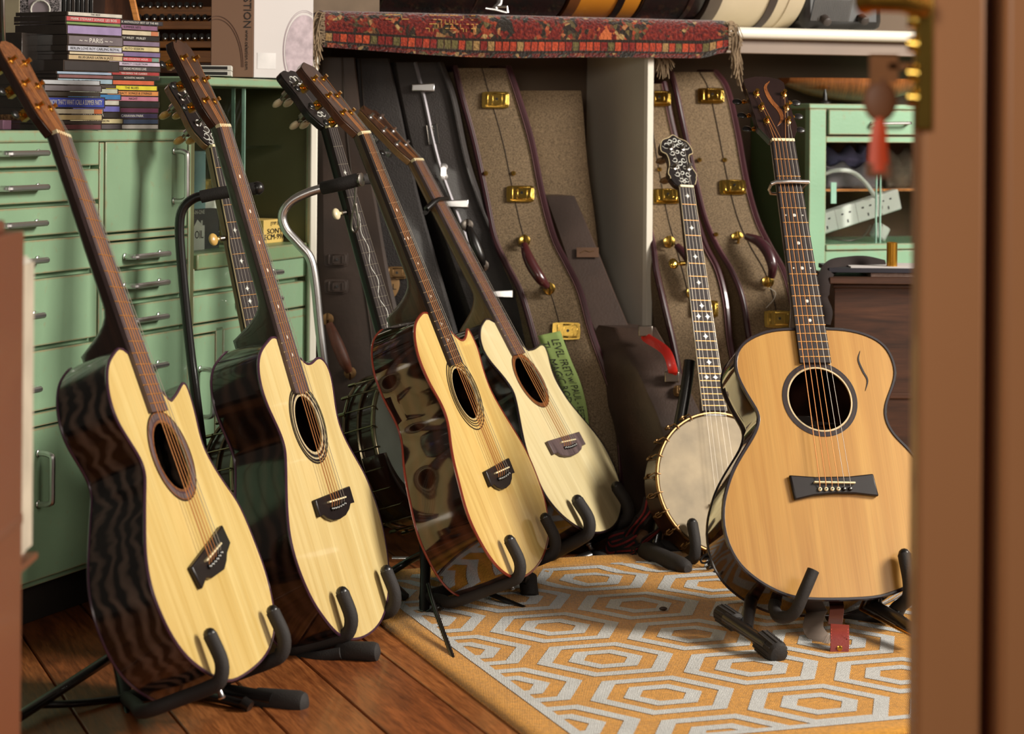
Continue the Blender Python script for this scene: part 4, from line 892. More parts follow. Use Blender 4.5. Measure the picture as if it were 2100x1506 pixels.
# first black case with aluminium trim
k1 = case('black_case', 'large black grained case with bright aluminium strip and chrome catches beside the tweed case', [(806, 912, 128, 4.87), (818, 938, 200, 4.86), (848, 966, 330, 4.84), (888, 1004, 440, 4.83), (925, 1050, 545, 4.82), (958, 1087, 640, 4.81), (985, 1110, 720, 4.81), (1020, 1150, 880, 4.81), (1050, 1180, 1000, 4.81), (1070, 1200, 1085, 4.81)], 0.16, m_tolex, None, (.42, .0045), seamm=m_alu)
o = MB().tube([a + Vector((-.012, -.010, 0)) for a in k1[2]], .0045, 8).build('edge_piping', m_tolex, k1[0], smooth=True); o.matrix_parent_inverse = k1[0].matrix_world.inverted()
for x, y in ((868, 177), (937, 408), (1029, 599)):
    Mc = on_case(*k1[1:], x, y); o = MB().hexa([Mc @ Vector(p) for p in ((-.026, -.008, 0), (.026, -.010, 0), (.026, .010, 0), (-.026, .008, 0))], [Mc @ Vector(p) for p in ((-.024, -.007, .010), (.025, -.009, .013), (.025, .009, .013), (-.024, .007, .010))])
    o.mat(0); o = o.build('catch', m_chrome, k1[0], bevel=.002); o.matrix_parent_inverse = k1[0].matrix_world.inverted()
Mp = on_case(*k1[1:], 888, 276); Mp = Mp @ Matrix.Rotation(math.radians(8), 4, 'Z')
o = MB().prism([(-.011, -.021), (.011, -.021), (.011, .021), (-.011, .021)], 0, .0015, Mp).build('name_plate', [m_black], k1[0], bevel=.001); o.matrix_parent_inverse = k1[0].matrix_world.inverted()
q = MB().tube([Mp @ Vector(p) for p in ((-.011, -.021, .0015), (.011, -.021, .0015), (.011, .021, .0015), (-.011, .021, .0015))], .0009, 5, closed=True).build('plate_rim', m_steel, o)
for yy in (-.017, .017): MB().lathe([(.002, 0), (.002, .001)], Mp @ Vector((0, yy, .0015)), Mp.to_3x3() @ Vector((0, 0, 1)), 8).build('rivet', m_chrome, o)
q = text('plate_script', 'Hiscox', .012, m_steel, Mp @ Matrix.Translation((0, 0, .0017)) @ Matrix.Rotation(-math.pi / 2, 4, 'Z'), None, shear=.4); q.parent = o
Mh = on_case(*k1[1:], 910, 363); m = MB()
for yy in (-.010, .010): m.lathe([(.009, 0), (.009, .002), (.005, .003)], Mh @ Vector((0, yy, 0)), Mh.to_3x3() @ Vector((0, 0, 1)), 14)
m.box(Mh @ Vector((0, 0, .003)), (.012, .018, .003), Mh.to_3x3()); o = m.build('hinge', m_chrome, k1[0], smooth=True); o.matrix_parent_inverse = k1[0].matrix_world.inverted()
case_handle(k1[0], W(958, 462, 4.82), W(990, 545, 4.81), OUTV, m_black, m_steel, .012, .035)
# tan tweed cases
tw = case('tweed_case', 'tan tweed case with burgundy edges left of the white partition, green note hung on it', [(934, 1043, 140, 4.9), (945, 1060, 190, 4.89), (972, 1090, 290, 4.87), (996, 1112, 400, 4.84), (1014, 1136, 488, 4.81), (1040, 1164, 545, 4.79), (1068, 1190, 600, 4.77), (1092, 1212, 680, 4.75), (1112, 1240, 760, 4.74), (1130, 1262, 830, 4.74), (1142, 1273, 920, 4.74), (1150, 1276, 1000, 4.75), (1160, 1270, 1080, 4.77)], 0.19, m_tweed, m_burg, (.5, .0011))
for x, y, op in ((1016, 204, 1), (1067, 400, 0), (1161, 673, 0)): latch(tw[0], on_case(*tw[1:], x, y))
case_handle(tw[0], W(1075, 494, 4.80), W(1126, 592, 4.765), OUTV, plain('burgundy_leather', (70, 28, 30), .28, 0, .5, .1), None, .013, .04, Vector((-.012, 0, 0)))
for x, y in ((996, 354), (1053, 349)): stud(tw[0], on_case(*tw[1:], x, y))
tb1 = case('tweed_case', 'left tweed case of the pair right of the white partition, behind the open-back banjo', [(1300, 1362, 172, 5.06), (1306, 1378, 255, 5.03), (1314, 1402, 350, 4.99), (1326, 1425, 440, 4.94), (1340, 1447, 505, 4.90), (1346, 1472, 555, 4.87), (1361, 1488, 620, 4.84), (1380, 1496, 700, 4.82), (1396, 1512, 780, 4.81), (1412, 1530, 860, 4.82), (1420, 1540, 960, 4.84), (1425, 1545, 1062, 4.87)], .15, m_tweed, m_burg, (.42, .0011))
for x, y in ((1366, 399), (1444, 630), (1348, 211)): latch(tb1[0], on_case(*tb1[1:], x, y))
case_handle(tb1[0], W(1372, 496, 4.895), W(1420, 600, 4.84), OUTV, m_burg, None, .012, .036, Vector((.02, 0, 0)))
stud(tb1[0], on_case(*tb1[1:], 1352, 344))
tb2 = case('tweed_case', 'right tweed case of the pair, its latch showing just above the orange-topped guitar', [(1376, 1468, 148, 5.12), (1386, 1492, 185, 5.1), (1404, 1512, 270, 5.07), (1426, 1530, 370, 5.02), (1446, 1552, 450, 4.97), (1470, 1578, 505, 4.93), (1500, 1606, 555, 4.9), (1522, 1622, 610, 4.88), (1536, 1636, 690, 4.86), (1552, 1655, 780, 4.86), (1566, 1670, 880, 4.87), (1575, 1675, 1058, 4.9)], 0.15, m_tweed, m_burg, (.66, .0011))
for x, y in ((1457, 201), (1502, 394), (1594, 649)): latch(tb2[0], on_case(*tb2[1:], x, y))
case_handle(tb2[0], W(1512, 487, 4.94), W(1575, 578, 4.885), OUTV, m_burg, None, .013, .045, Vector((.02, 0, .02)))
for x, y in ((1434, 335), (1486, 338), (1468, 484)): stud(tb2[0], on_case(*tb2[1:], x, y))
o = MB().tube(cr([W(1576, 590, 4.87), W(1590, 600, 4.86), W(1586, 615, 4.86), W(1571, 632, 4.86)], 5), .0008, 5).build('loose_thread', m_paper, tb2[0]); o.matrix_parent_inverse = tb2[0].matrix_world.inverted()
# plain tweed lid behind, dark upright case, and the small brown case with red handle
tl = case('tweed_case', 'plain flat tweed case without latches standing behind the dark case, left of the white partition', [(1066, 1192, 186, 5.0), (1074, 1196, 220, 5.0), (1096, 1206, 340, 4.99), (1115, 1222, 460, 4.98), (1150, 1240, 640, 4.97)], .05, m_tweed, None, None, 0)
dk = case('dark_case', 'dark brown rectangular case with small leather label leaning against the white partition', [(1116, 1180, 402, 4.9), (1150, 1222, 500, 4.88), (1185, 1262, 600, 4.84), (1225, 1304, 700, 4.8), (1262, 1345, 800, 4.76), (1285, 1375, 920, 4.74), (1290, 1390, 1070, 4.76)], 0.13, m_dkcase, None, None, .002)
Ml = on_case(*dk[1:], 1205, 523); o = MB().prism([(-.024, -.011), (.024, -.011), (.024, .011), (-.024, .011)], 0, .0015, Ml).build('leather_label', plain('brown_label', (92, 64, 44), .5), dk[0]); o.matrix_parent_inverse = dk[0].matrix_world.inverted()
q = MB().tube([Ml @ Vector(p) for p in ((-.016, -.001, .002), (-.006, .004, .002), (.004, .001, .002), (.014, .003, .002))], .0009, 5).build('label_mark', m_antq, o)
rc = case('small_brown_case', 'scuffed dark brown case with a red handle, on the floor behind the open-back banjo', [(1262, 1348, 672, 4.76), (1290, 1384, 735, 4.66), (1322, 1420, 805, 4.62), (1352, 1452, 880, 4.59), (1372, 1475, 980, 4.59), (1384, 1490, 1120, 4.61)], .13, plain('scuffed_brown_vinyl', (60, 45, 38), .5, 0, 0, .3, 14, .3, 200), None, None, .002, back=Vector((-.09, .14, 0)))
mr = MB(); a = W(1322, 690, 4.69); b = W(1376, 764, 4.635)
c = cr([a + OUTV * .01, a + OUTV * .03 + Vector((.004, 0, -.004)), a.lerp(b, .5) + OUTV * .045 + Vector((.012, 0, .008)), b + OUTV * .03 + Vector((0, 0, .006)), b + OUTV * .01], 6)
o = mr.tube(c, [(.003, .0105)] * len(c), 8, flat=OUTV).build('handle', plain('red_vinyl_handle', (206, 44, 34), .35, 0, .3), rc[0], smooth=True); o.matrix_parent_inverse = rc[0].matrix_world.inverted()
for P, dz in ((a, .012), (b, -.008)):
    o = MB().box(P + OUTV * .016 + Vector((0, 0, dz)), (.030, .012, .022)).build('handle_mount', m_steel, rc[0], bevel=.002); o.matrix_parent_inverse = rc[0].matrix_world.inverted()
for x, y in ((1398, 805),): latch(rc[0], on_case(*rc[1:], x, y), .035, .024, m_antq)
# green note
m_note = plain('green_note_paper', (140, 162, 92), .8, 0, 0, .05)
def note_pt(t, u):       # t down the note, u across
    c = cr([(1128, 684, 4.72), (1150, 740, 4.71), (1172, 790, 4.705), (1186, 840, 4.70), (1192, 880, 4.70)], 6); q = t * (len(c) - 1); i = min(int(q), len(c) - 2)
    p = c[i].lerp(c[i + 1], q - i); wv = 46 - 6 * t; p = p - Vector((2, 0, 0))
    return W(p.x + (u - .5) * 2 * wv * .5 * (1 - .1 * t), p.y - (u - .5) * 10, p.z - .014)
m = MB(); vs = [note_pt(i / 24, j / 4) for i in range(25) for j in range(5)]
m.add(vs, [(i * 5 + j, i * 5 + j + 1, (i + 1) * 5 + j + 1, (i + 1) * 5 + j) for i in range(24) for j in range(4)])
nt = m.build('paper_note', m_note, smooth=True); nt.modifiers.new('s', 'SOLIDIFY').thickness = .0005
tag(nt, 'long pale green paper note with handwriting hanging on the tweed case', 'note')
def note_text(body, u, t0, t1, size):
    c = bpy.data.curves.new('n', 'FONT'); c.body = body; c.size = 1; c.shear = .2; c.align_y = 'CENTER'; c.resolution_u = 2
    t = bpy.data.objects.new('tmp', c); COL.objects.link(t); me = bpy.data.meshes.new_from_object(t.evaluated_get(bpy.context.evaluated_depsgraph_get())); bpy.data.objects.remove(t)
    wd = max(v.co.x for v in me.vertices)
    for v in me.vertices:
        tt = t0 + (t1 - t0) * v.co.x / wd + .004 * math.sin(v.co.x * 5); uu = u - 0 + v.co.y * size * -1 * -1
        P = note_pt(min(.999, max(0, tt)), uu); v.co = P + Vector((0, -.0012, 0))
    me.materials.clear(); me.materials.append(m_txtb); o = bpy.data.objects.new('handwriting', me); COL.objects.link(o); o.parent = nt
note_text('LEVEL FRETS w/ PAUL - RESET UP', .64, .05, .99, .5); note_text('TI...  MAGIC ROD', .16, .05, .66, .5)

# ================================================================ stands
def limb(root, pts, r, mat, name, seg=10, sm=True):
    o = MB().tube(cr(pts, 5) if len(pts) > 2 else pts, r, seg).build(name, mat, root, smooth=True); o.matrix_parent_inverse = root.matrix_world.inverted(); return o
def rubber(root, a, b, r, ribs=False):
    d = (b - a); L_ = d.length; prof = [(r * .7, 0), (r, L_ * .08), (r * 1.0, L_ * .85), (r * .85, L_ * .95), (r * .4, L_)]
    m = MB().lathe(prof, a, d, 16)
    if ribs:
        ax = d.normalized(); X = ax.orthogonal().normalized(); Y = ax.cross(X)
        for k in range(14): q = 2 * math.pi * k / 14; o_ = (X * math.cos(q) + Y * math.sin(q)) * r; m.tube([a + o_ + ax * L_ * .1, a + o_ + ax * L_ * .85], .0014, 4)
    o = m.build('rubber_foot', m_foam, root, smooth=True); o.matrix_parent_inverse = root.matrix_world.inverted(); return o
def yoke(root, key, xs, ys, z0, J, r=.0105, tip=.05, zt=.019):
    """padded hooks that carry the instrument; local x positions, bottom heights"""
    R, t = POSE[key]; M = mat4(R, t)
    for x, y in zip(xs, ys):
        P = [M @ Vector(p) for p in ((x, y - .016, z0), (x, y - .017, z0 * .45), (x, y - .017, -.012), (x, y - .013, .010), (x, y + .010, zt + .003), (x * 1.0, y + tip, zt))]
        c = cr([J, J.lerp(P[0], .6)] + P, 4)
        o = MB().tube(c, r, 10).build('yoke_arm', m_foam, root, smooth=True); o.matrix_parent_inverse = root.matrix_world.inverted()
        q = MB().ball(P[-1], r * .92, nu=10, nv=6).build('end_cap', m_black, o, smooth=True)
def stand(name, label, loc, cat='stand', group=None): return thing(name, label, cat, Matrix.Translation((loc.x, loc.y, 0)), group)
# far-left guitar
J = W(258, 1432, 3.33); s1 = stand('guitar_stand', 'black tripod guitar stand with padded hooks carrying the far-left guitar', J)
yoke(s1, 'G1', (-.125, .118), (-.156, -.160), -.11, J)
limb(s1, [W(232, 1345, 3.42), W(140, 1405, 3.30), W(40, 1470, 3.17)], .008, m_blackm, 'leg')
limb(s1, [W(85, 1446, 3.24), W(160, 1443, 3.26), J], .0055, m_blackm, 'brace')
limb(s1, [W(240, 1330, 3.40), J, W(262, 1462, 3.31)], .011, m_blackm, 'post')
limb(s1, [J, W(262, 1490, 3.22)], .006, m_blackm, 'leg')
limb(s1, [W(400, 1412, 3.36), W(470, 1420, 3.33), W(560, 1436, 3.30)], .0115, m_blackm, 'leg')
limb(s1, [W(385, 1420, 3.34), W(440, 1430, 3.31), W(500, 1446, 3.28)], .007, m_blackm, 'brace')
rubber(s1, W(520, 1436, 3.32), W(630, 1444, 3.29), .0185); limb(s1, [W(498, 1440, 3.275), W(514, 1450, 3.27)], .009, m_black, 'clamp')
# second guitar
J = W(600, 1335, 3.78); s2 = stand('guitar_stand', 'black guitar stand with thick foam hooks carrying the second guitar', J)
yoke(s2, 'G2', (-.105, .100), (-.190, -.192), -.11, J, .0115)
limb(s2, [J, W(570, 1352, 3.66), W(640, 1350, 3.6), W(700, 1340, 3.585)], .010, m_foam, 'leg'); rubber(s2, W(690, 1336, 3.60), W(778, 1338, 3.58), .0165)
limb(s2, [J, W(520, 1300, 3.95), W(470, 1275, 3.87 + .02)], .009, m_blackm, 'leg')
# third guitar with central tripod
J = W(868, 1225, 3.97); s3 = stand('guitar_stand', 'black tripod stand with a thin folding leg on the rug, carrying the third guitar', J)
yoke(s3, 'G3', (-.115, .098), (-.160, -.163), -.12, J)
limb(s3, [W(862, 1040, 4.08), W(872, 1150, 4.02), W(870, 1262, 3.93)], .0095, m_blackm, 'post')
limb(s3, [W(870, 1258, 3.92), W(830, 1256, 3.96), W(796, 1244, 4.0)], .0055, m_blackm, 'leg')
limb(s3, [W(872, 1262, 3.92), W(910, 1240, 3.93), W(985, 1205, 4.06)], .0055, m_blackm, 'leg')
limb(s3, [W(878, 1200, 3.94), W(892, 1250, 3.80), W(931, 1357, 3.585)], .0042, m_blackm, 'leg')
limb(s3, [W(880, 1130, 4.1), W(840, 1150, 4.2), W(800, 1175, 4.2)], .007, m_blackm, 'leg')
o = MB(); a, b = W(992, 1213, 4.03), W(1085, 1252, 3.955); o.tube([a, b], [(.0035, .008)] * 2, 4, flat=(0, 0, 1)); o = o.build('flat_leg', m_blackm, s3); o.matrix_parent_inverse = s3.matrix_world.inverted()
limb(s3, [W(1010, 1188, 4.06), W(1060, 1186, 4.07), W(1082, 1190, 4.06)], .008, m_blackm, 'leg'); rubber(s3, W(1082, 1180, 4.09), W(1087, 1229, 4.055), .0165)
limb(s3, [W(804, 1146, 4.3), W(860, 1146, 4.3)], .004, m_chrome, 'cross_rod')
# fourth guitar
J = W(1125, 1130, 4.52); s4 = stand('guitar_stand', 'black padded guitar stand under the guitar beside the green note', J)
yoke(s4, 'G4', (-.118, .098), (-.168, -.170), -.11, J, .0125)
limb(s4, [J, W(1135, 1165, 4.38), W(1210, 1140, 4.42)], .010, m_blackm, 'leg'); rubber(s4, W(1165, 1142, 4.705), W(1238, 1150, 4.40), .0185)
limb(s4, [J, W(1120, 1150, 4.42), W(1119, 1165, 4.37)], .006, m_blackm, 'leg'); limb(s4, [J, W(1060, 1130, 4.7), W(1020, 1122, 4.62)], .008, m_blackm, 'leg')
# open-back banjo
J = W(1345, 1115, 4.46); s5 = stand('banjo_stand', 'black stand with foam hooks holding the open-back banjo', J)
yoke(s5, 'B3', (-.088, .085), (-.134, -.136), -.08, J, .0115)
limb(s5, [J, W(1320, 1125, 4.705), W(1345, 1140, 4.40)], .010, m_blackm, 'leg'); rubber(s5, W(1318, 1128, 4.43), W(1410, 1168, 4.265), .0185)
limb(s5, [W(1414, 740, 4.56), W(1406, 800, 4.54), W(1380, 940, 4.50), W(1345, 1115, 4.46)], [.012] * 16, m_blackm, 'post')
limb(s5, [J, W(1270, 1125, 4.6), W(1235, 1135, 4.50)], .008, m_blackm, 'leg')
# orange-topped guitar
J = W(1690, 1262, 3.86); s6 = stand('guitar_stand', 'black guitar stand with ribbed rubber feet on the rug under the orange-topped guitar', J)
yoke(s6, 'G5', (.102,), (-.186,), -.11, W(1640, 1245, 3.86), .0115, .056)
limb(s6, [W(1660, 1236, 3.88), W(1612, 1222, 3.82), W(1588, 1240, 3.76), W(1598, 1266, 3.72), W(1628, 1258, 3.70), W(1650, 1212, 3.70), W(1668, 1170, 3.71)], .0105, m_foam, 'yoke_arm')
limb(s6, [W(1545, 1215, 3.84), W(1536, 1250, 3.76), W(1530, 1292, 3.66)], .0115, m_blackm, 'leg')
limb(s6, [W(1490, 1268, 3.70), W(1575, 1325, 3.60)], .0105, m_blackm, 'foot_bar'); rubber(s6, W(1512, 1279, 3.69), W(1474, 1254, 3.735), .0155, True); rubber(s6, W(1560, 1312, 3.635), W(1600, 1345, 3.58), .0185, True)
limb(s6, [J, W(1760, 1235, 3.85), W(1830, 1265, 3.74), W(1880, 1300, 3.66)], .011, m_blackm, 'leg'); limb(s6, [W(1765, 1250, 3.82), W(1880, 1310, 3.64)], .003, m_gold, 'trim_line')
limb(s6, [W(1790, 1232, 3.86), W(1830, 1270, 3.8), W(1860, 1225, 3.8)], .009, m_blackm, 'leg')
# tall stands of the two rear banjos
b0 = floor_pt(452, 1252); s7 = stand('tall_stand', 'tall black tube stand with padded arm across the gold-edged banjo neck', b0)
limb(s7, [W(425, 402, 3.88), W(400, 406, 3.88), W(375, 428, 3.88), W(368, 470, 3.88), W(374, 560, 3.88), W(388, 700, 3.88), W(404, 830, 3.88), W(425, 1000, 3.9), b0 + Vector((0, 0, .01))], .0085, m_blackm, 'post')
limb(s7, [W(412, 404, 3.88), W(440, 398, 3.88), W(480, 392, 3.88), W(528, 386, 3.88)], .0115, m_foam, 'padded_arm'); o = MB().ball(W(528, 386, 3.88), .012, nu=12, nv=8).build('end_cap', m_black, s7, smooth=True); o.matrix_parent_inverse = s7.matrix_world.inverted()
for a in (-.2, 1.9, 4.0): limb(s7, [b0 + Vector((0, 0, .08)), b0 + Vector((.18 * math.cos(a), .12 * math.sin(a), .012))], .008, m_blackm, 'leg')
b1 = floor_pt(725, 1215); s8 = stand('tall_stand', 'chrome bent-tube stand with black padded grip across the black banjo neck', b1)
limb(s8, [W(662, 386, 4.13), W(630, 396, 4.13), W(596, 414, 4.13), W(579, 440, 4.13), W(586, 470, 4.13), W(612, 500, 4.13), W(636, 530, 4.13), W(646, 580, 4.13), W(654, 660, 4.13), W(664, 750, 4.13), W(686, 930, 4.14), b1 + Vector((0, 0, .01))], .0088, m_chrome, 'post')
limb(s8, [W(662, 386, 4.13), W(690, 380, 4.12), W(738, 368, 4.12)], [.0125] * 6 + [.013] * 5, m_foam, 'padded_arm'); limb(s8, [W(738, 368, 4.125), W(790, 366, 4.2)], .010, m_foam, 'padded_arm')
o = MB().lathe([(.013, 0), (.013, .006), (.008, .008)], W(736, 369, 4.12), Vector((.9, -.4, .1)), 16).build('end_cap', m_steel, s8, smooth=True); o.matrix_parent_inverse = s8.matrix_world.inverted()
limb(s8, [W(730, 384, 4.11), W(728, 420, 4.11)], .0026, m_steel, 'retainer_stem')
o = MB().tube(cr([W(728, 418, 4.11), W(722, 450, 4.11), W(722, 470, 4.11), W(729, 476, 4.11), W(735, 462, 4.11), W(732, 430, 4.11)], 5, True), .0022, 6, closed=True).build('retainer_loop', m_steel, s8, smooth=True); o.matrix_parent_inverse = s8.matrix_world.inverted()
for a in (-.9, 1.2, 3.3): limb(s8, [b1 + Vector((0, 0, .08)), b1 + Vector((.16 * math.cos(a), .12 * math.sin(a), .012))], .008, m_blackm, 'leg')
# ================================================================ discs in their cases, on the cabinet top
QA = math.radians(33); QS = Vector((math.sin(QA), math.cos(QA), 0)); QN = Vector((math.cos(QA), -math.sin(QA), 0))
QR = Matrix((QS, QN, Vector((0, 0, 1)))).transposed()
zc0 = ztop + .0005
m_clear = plain('smoky_clear_case', (58, 48, 42), .15, 0, .6, .2, 30); spm = {}
def spine_mat(c):
    c = tuple(int(v * .84 + g * .16) for v, g in zip(c, (96, 84, 80))) if max(c) > 70 else c
    if c not in spm: spm[c] = plain('spine_%d_%d_%d' % c, c, .35, 0, .4, .12, 60)
    return spm[c]
P130 = W(132, 262, 3.93)            # near lower corner of the big stack
P130.z = 0
def disc(base, u, z, h, col, words, group, label, back=.125, wdt=.142, ink=None, two=None):
    c = base + QS * (u + wdt / 2) - QN * (back / 2)
    o = MB().box((0, 0, 0), (wdt, back, h - .0006)).build('cd_case', m_clear)
    o.matrix_world = Matrix.Translation(c + Vector((0, 0, z + h / 2))) @ QR.to_4x4()
    s_ = MB().box((0, back / 2 + .0002, 0), (wdt - .006, .0008, h * .78)).build('spine', spine_mat(col), o)
    if two: MB().box((wdt * .40, back / 2 + .0003, 0), (wdt * .14, .0009, h * .78)).build('spine_band', spine_mat(two), s_)
    if words:
        M = Matrix.Translation((0, back / 2 + .0009, 0)) @ Matrix(((1, 0, 0, 0), (0, 0, -1, 0), (0, 1, 0, 0), (0, 0, 0, 1))) if False else Matrix.Translation((0, back / 2 + .0009, 0)) @ Matrix(((1, 0, 0, 0), (0, 0, 1, 0), (0, 1, 0, 0), (0, 0, 0, 1)))
        t = text('lettering', words, h * .62, spine_mat(ink or ((230, 226, 216) if sum(col) < 330 else (40, 34, 32))), M, s_, ext=.0001, sx=1.25); w_ = max(abs(v.co.x) for v in t.data.vertices); lim = wdt * .44 * (.62 if len(words) < 9 else 1)
        for v in t.data.vertices: v.co.x *= min(1, lim / w_)
    tag(o, label, 'CD case', group)
def stack(base, rows, group, where, zscale=1.0):
    z = zc0; rows = rows[::-1]; n = len(rows)
    for i, r in enumerate(rows):
        h, u, col, words, desc = r[:5]; ordn = n - i
        disc(base, u, z, h, col, words, group, '%s CD case, %s from the top of %s' % (desc, ORD[ordn], where), **(r[5] if len(r) > 5 else {}))
        z += h + .0002
ORD = {i + 1: s for i, s in enumerate('first second third fourth fifth sixth seventh eighth ninth tenth eleventh twelfth thirteenth fourteenth fifteenth sixteenth seventeenth eighteenth nineteenth twentieth'.split())}
ORD.update({20 + i: 'twenty-' + ORD[i] for i in range(1, 6)})
A = [(.0075, .004, (206, 200, 186), 'THE BEST', 'white-spined'), (.0098, .0, (186, 62, 66), 'MARK STEWART SONGS  LES BOIS', 'red-spined'), (.005, .0, (112, 140, 74), '', 'thin green'), (.0175, .003, (150, 130, 176), '', 'thick violet'),
     (.0185, .006, (104, 94, 98), '~ ~ PARIS ~ ~', 'thick grey patterned'), (.0105, .004, (188, 190, 204), 'BERLIN LOVE ROY CARLING ROYAL', 'pale lilac'), (.0050, .008, (206, 192, 160), '', 'thin cream'), (.0098, .006, (196, 172, 128), 'BLUEGRASS LATIN & JAZZ', 'tan-spined'),
     (.0200, -.004, (46, 38, 36), '', 'thick black'), (.0050, -.022, (150, 172, 196), '', 'thin pale blue'), (.0066, -.018, (120, 74, 74), '', 'thin maroon'), (.0098, -.020, (146, 174, 190), 'BLUE  AMERICANA', 'light blue'),
     (.0066, -.012, (66, 56, 50), '', 'thin brown'), (.0098, -.006, (176, 182, 164), 'THE VERY BEST', 'pale teal'), (.0105, .002, (44, 112, 170), 'TRAVELS', 'bright blue'), (.0098, -.002, (196, 194, 180), 'SONGS  WINTER', 'ivory'),
     (.0120, .0, (96, 94, 176), '', 'blue-violet'), (.0105, .0, (38, 32, 30), 'CLEAR  FADER', 'black, white lettered'), (.0098, .008, (206, 190, 142), 'COUNTRY SESSION', 'sand-coloured'), (.0098, .004, (74, 66, 70), 'CARAVAN', 'dark grey')]
stack(P130, A, 'CD cases in the left stack', 'the left stack on the cabinet')
P218 = W(217, 262, 4.07); P218.z = 0
B = [(.0085, .010, (44, 40, 46), 'ROCK ANTHOLOGY BEST OF THE 80S', 'black, white lettered'), (.0098, -.004, (128, 84, 118), 'SUMMER HITS', 'plum'), (.0098, .0, (206, 192, 160), '', 'cream and orange', dict(two=(190, 110, 70))), (.0092, .0, (34, 28, 26), 'JAY WILEY   MURLEY', 'black lettered'),
     (.0098, .002, (122, 104, 128), '', 'grey-purple'), (.0098, .002, (206, 190, 140), 'AUTO SESSION', 'buff'), (.0098, .004, (112, 94, 140), '', 'violet'), (.0085, .003, (196, 52, 62), 'SOME COUNTRY HOUR', 'crimson and white', dict(two=(110, 140, 130))), (.0085, .004, (196, 180, 200), 'PERFECT COLLECTION', 'pale pink'),
     (.0092, .004, (62, 56, 58), 'EDDIE MORRIS LIVE', 'charcoal'), (.0075, .002, (158, 44, 44), 'TEN DEMOS THE CLASSICS', 'dark red'), (.0080, .002, (40, 34, 34), 'ACOUSTIC NIGHTS', 'slim black'), (.0092, -.012, (200, 88, 50), '', 'orange-red'), (.0098, -.004, (214, 200, 40), 'THE BLUES', 'yellow-spined'),
     (.0098, .0, (206, 130, 62), 'EXTRACT  SONGS & STRINGS', 'orange'), (.0098, .0, (184, 108, 130), 'NIGHT', 'pink'), (.0110, .002, (30, 26, 28), '', 'black framed'), (.0098, .0, (84, 26, 56), '', 'dark magenta'), (.0105, -.002, (52, 44, 70), 'CARAVAN PARK', 'dark purple'), (.0098, .0, (40, 52, 78), '', 'navy'), (.0090, .0, (168, 160, 152), '', 'silver')]
stack(P218, B, 'CD cases in the right stack', 'the right stack on the cabinet')
PC = W(88, 264, 3.78); PC.z = 0
Cc = [(.0085, -.004, (186, 190, 196), '', 'bluish white'), (.0110, .0, (110, 104, 108), '', 'grey'), (.0085, -.004, (62, 54, 46), '', 'dark olive'), (.0200, .008, (40, 60, 170), "NOW THAT'S WHAT I CALL A SUMMER PARTY", 'thick royal blue'), (.0098, .004, (206, 196, 170), '', 'cream and orange', dict(two=(196, 100, 50))), (.0105, .002, (200, 178, 124), '', 'straw-coloured'), (.0060, .0, (60, 50, 46), '', 'thin dark'), (.0098, .0, (104, 50, 56), '', 'maroon')]
stack(PC, Cc, 'CD cases in the short front stack', 'the short front stack')
# cork block, pink box edge, stacks of black sleeves behind
cork = N('cork'); vv = cork.coord((1, 1, 1)); cork.bump(cork.noise(vv, 160, 3), .4, .003); m_cork = cork.fin(cork.ramp(cork.noise(vv, 140, 4), [(.4, srgb((84, 58, 38))), (.62, srgb((156, 118, 80)))]), .9)
def qbox(name, label, cat, px, py, Z, wd, dp, ht, mat, group=None, z=None, bevel=.001):
    P = W(px, py, Z); P.z = (zc0 if z is None else z) + ht / 2
    o = MB().box((0, 0, 0), (wd, dp, ht)).build(name, mat, bevel=bevel); o.matrix_world = Matrix.Translation(P) @ QR.to_4x4(); return tag(o, label, cat, group)
qbox('cork_block', 'brown cork block on the cabinet left of the CD stacks', 'block', 58, 262, 3.86, .085, .05, .026, m_cork)
qbox('small_box', 'small pink-lilac box at the left picture edge on the cabinet', 'box', 2, 262, 3.82, .02, .03, .016, plain('pink_lilac_card', (190, 140, 170), .6))
qbox('disc_folder', 'stack of black plastic disc folders left of the CD stacks', 'folder', 52, 230, 4.02, .12, .1, .17, m_clear)
# frame, picture and guitars' slats behind, on the cabinet
zdr = zdt + .0005
def wall_card(name, label, cat, x0, x1, y0, y1, Z, mat, th=.01, z0=None, tilt=0, yaw=0.0):
    a, b = W(x0, y1, Z), W(x1, y1, Z); zt = W(x0, y0, Z).z; zb = a.z if z0 is None else z0
    o = MB().box((0, 0, 0), (b.x - a.x, th, zt - zb)).build(name, mat, bevel=.0008)
    o.matrix_world = Matrix.Translation(((a.x + b.x) / 2, Z, (zt + zb) / 2)) @ Matrix.Rotation(yaw, 4, 'Z') @ Matrix.Rotation(tilt, 4, 'X'); return tag(o, label, cat)
wl = MB().box((-1.3, 5.02, 1.25), (1.9, .04, 2.5)).build('wall_left', m_walld); wl['kind'] = 'structure'
m_photo = N('photo_print'); vv = m_photo.coord((1, 1, 1)); m_photo = m_photo.fin(m_photo.ramp(m_photo.noise(vv, 150, 5, 2), [(.42, srgb((26, 22, 22))), (.62, srgb((168, 158, 160)))]), .4)
ph = wall_card('picture', 'black and white photograph of a person in pale trousers standing in grass', 'picture', 34, 124, -60, 52, 4.25, m_photo, .006, z0=zc0)
MB().prism([(p.x, p.y) for p in cr([(-.022, .12), (-.020, .060), (-.018, .035), (-.012, .0), (-.010, -.052), (.012, -.052), (.016, -.0), (.016, .04), (.012, .12)], 3, True)], .0032, .0040, Matrix.Translation((.004, 0, .0)) @ Matrix.Rotation(math.pi / 2, 4, 'X')).build('printed_legs', plain('pale_trousers', (150, 136, 142), .5), ph)
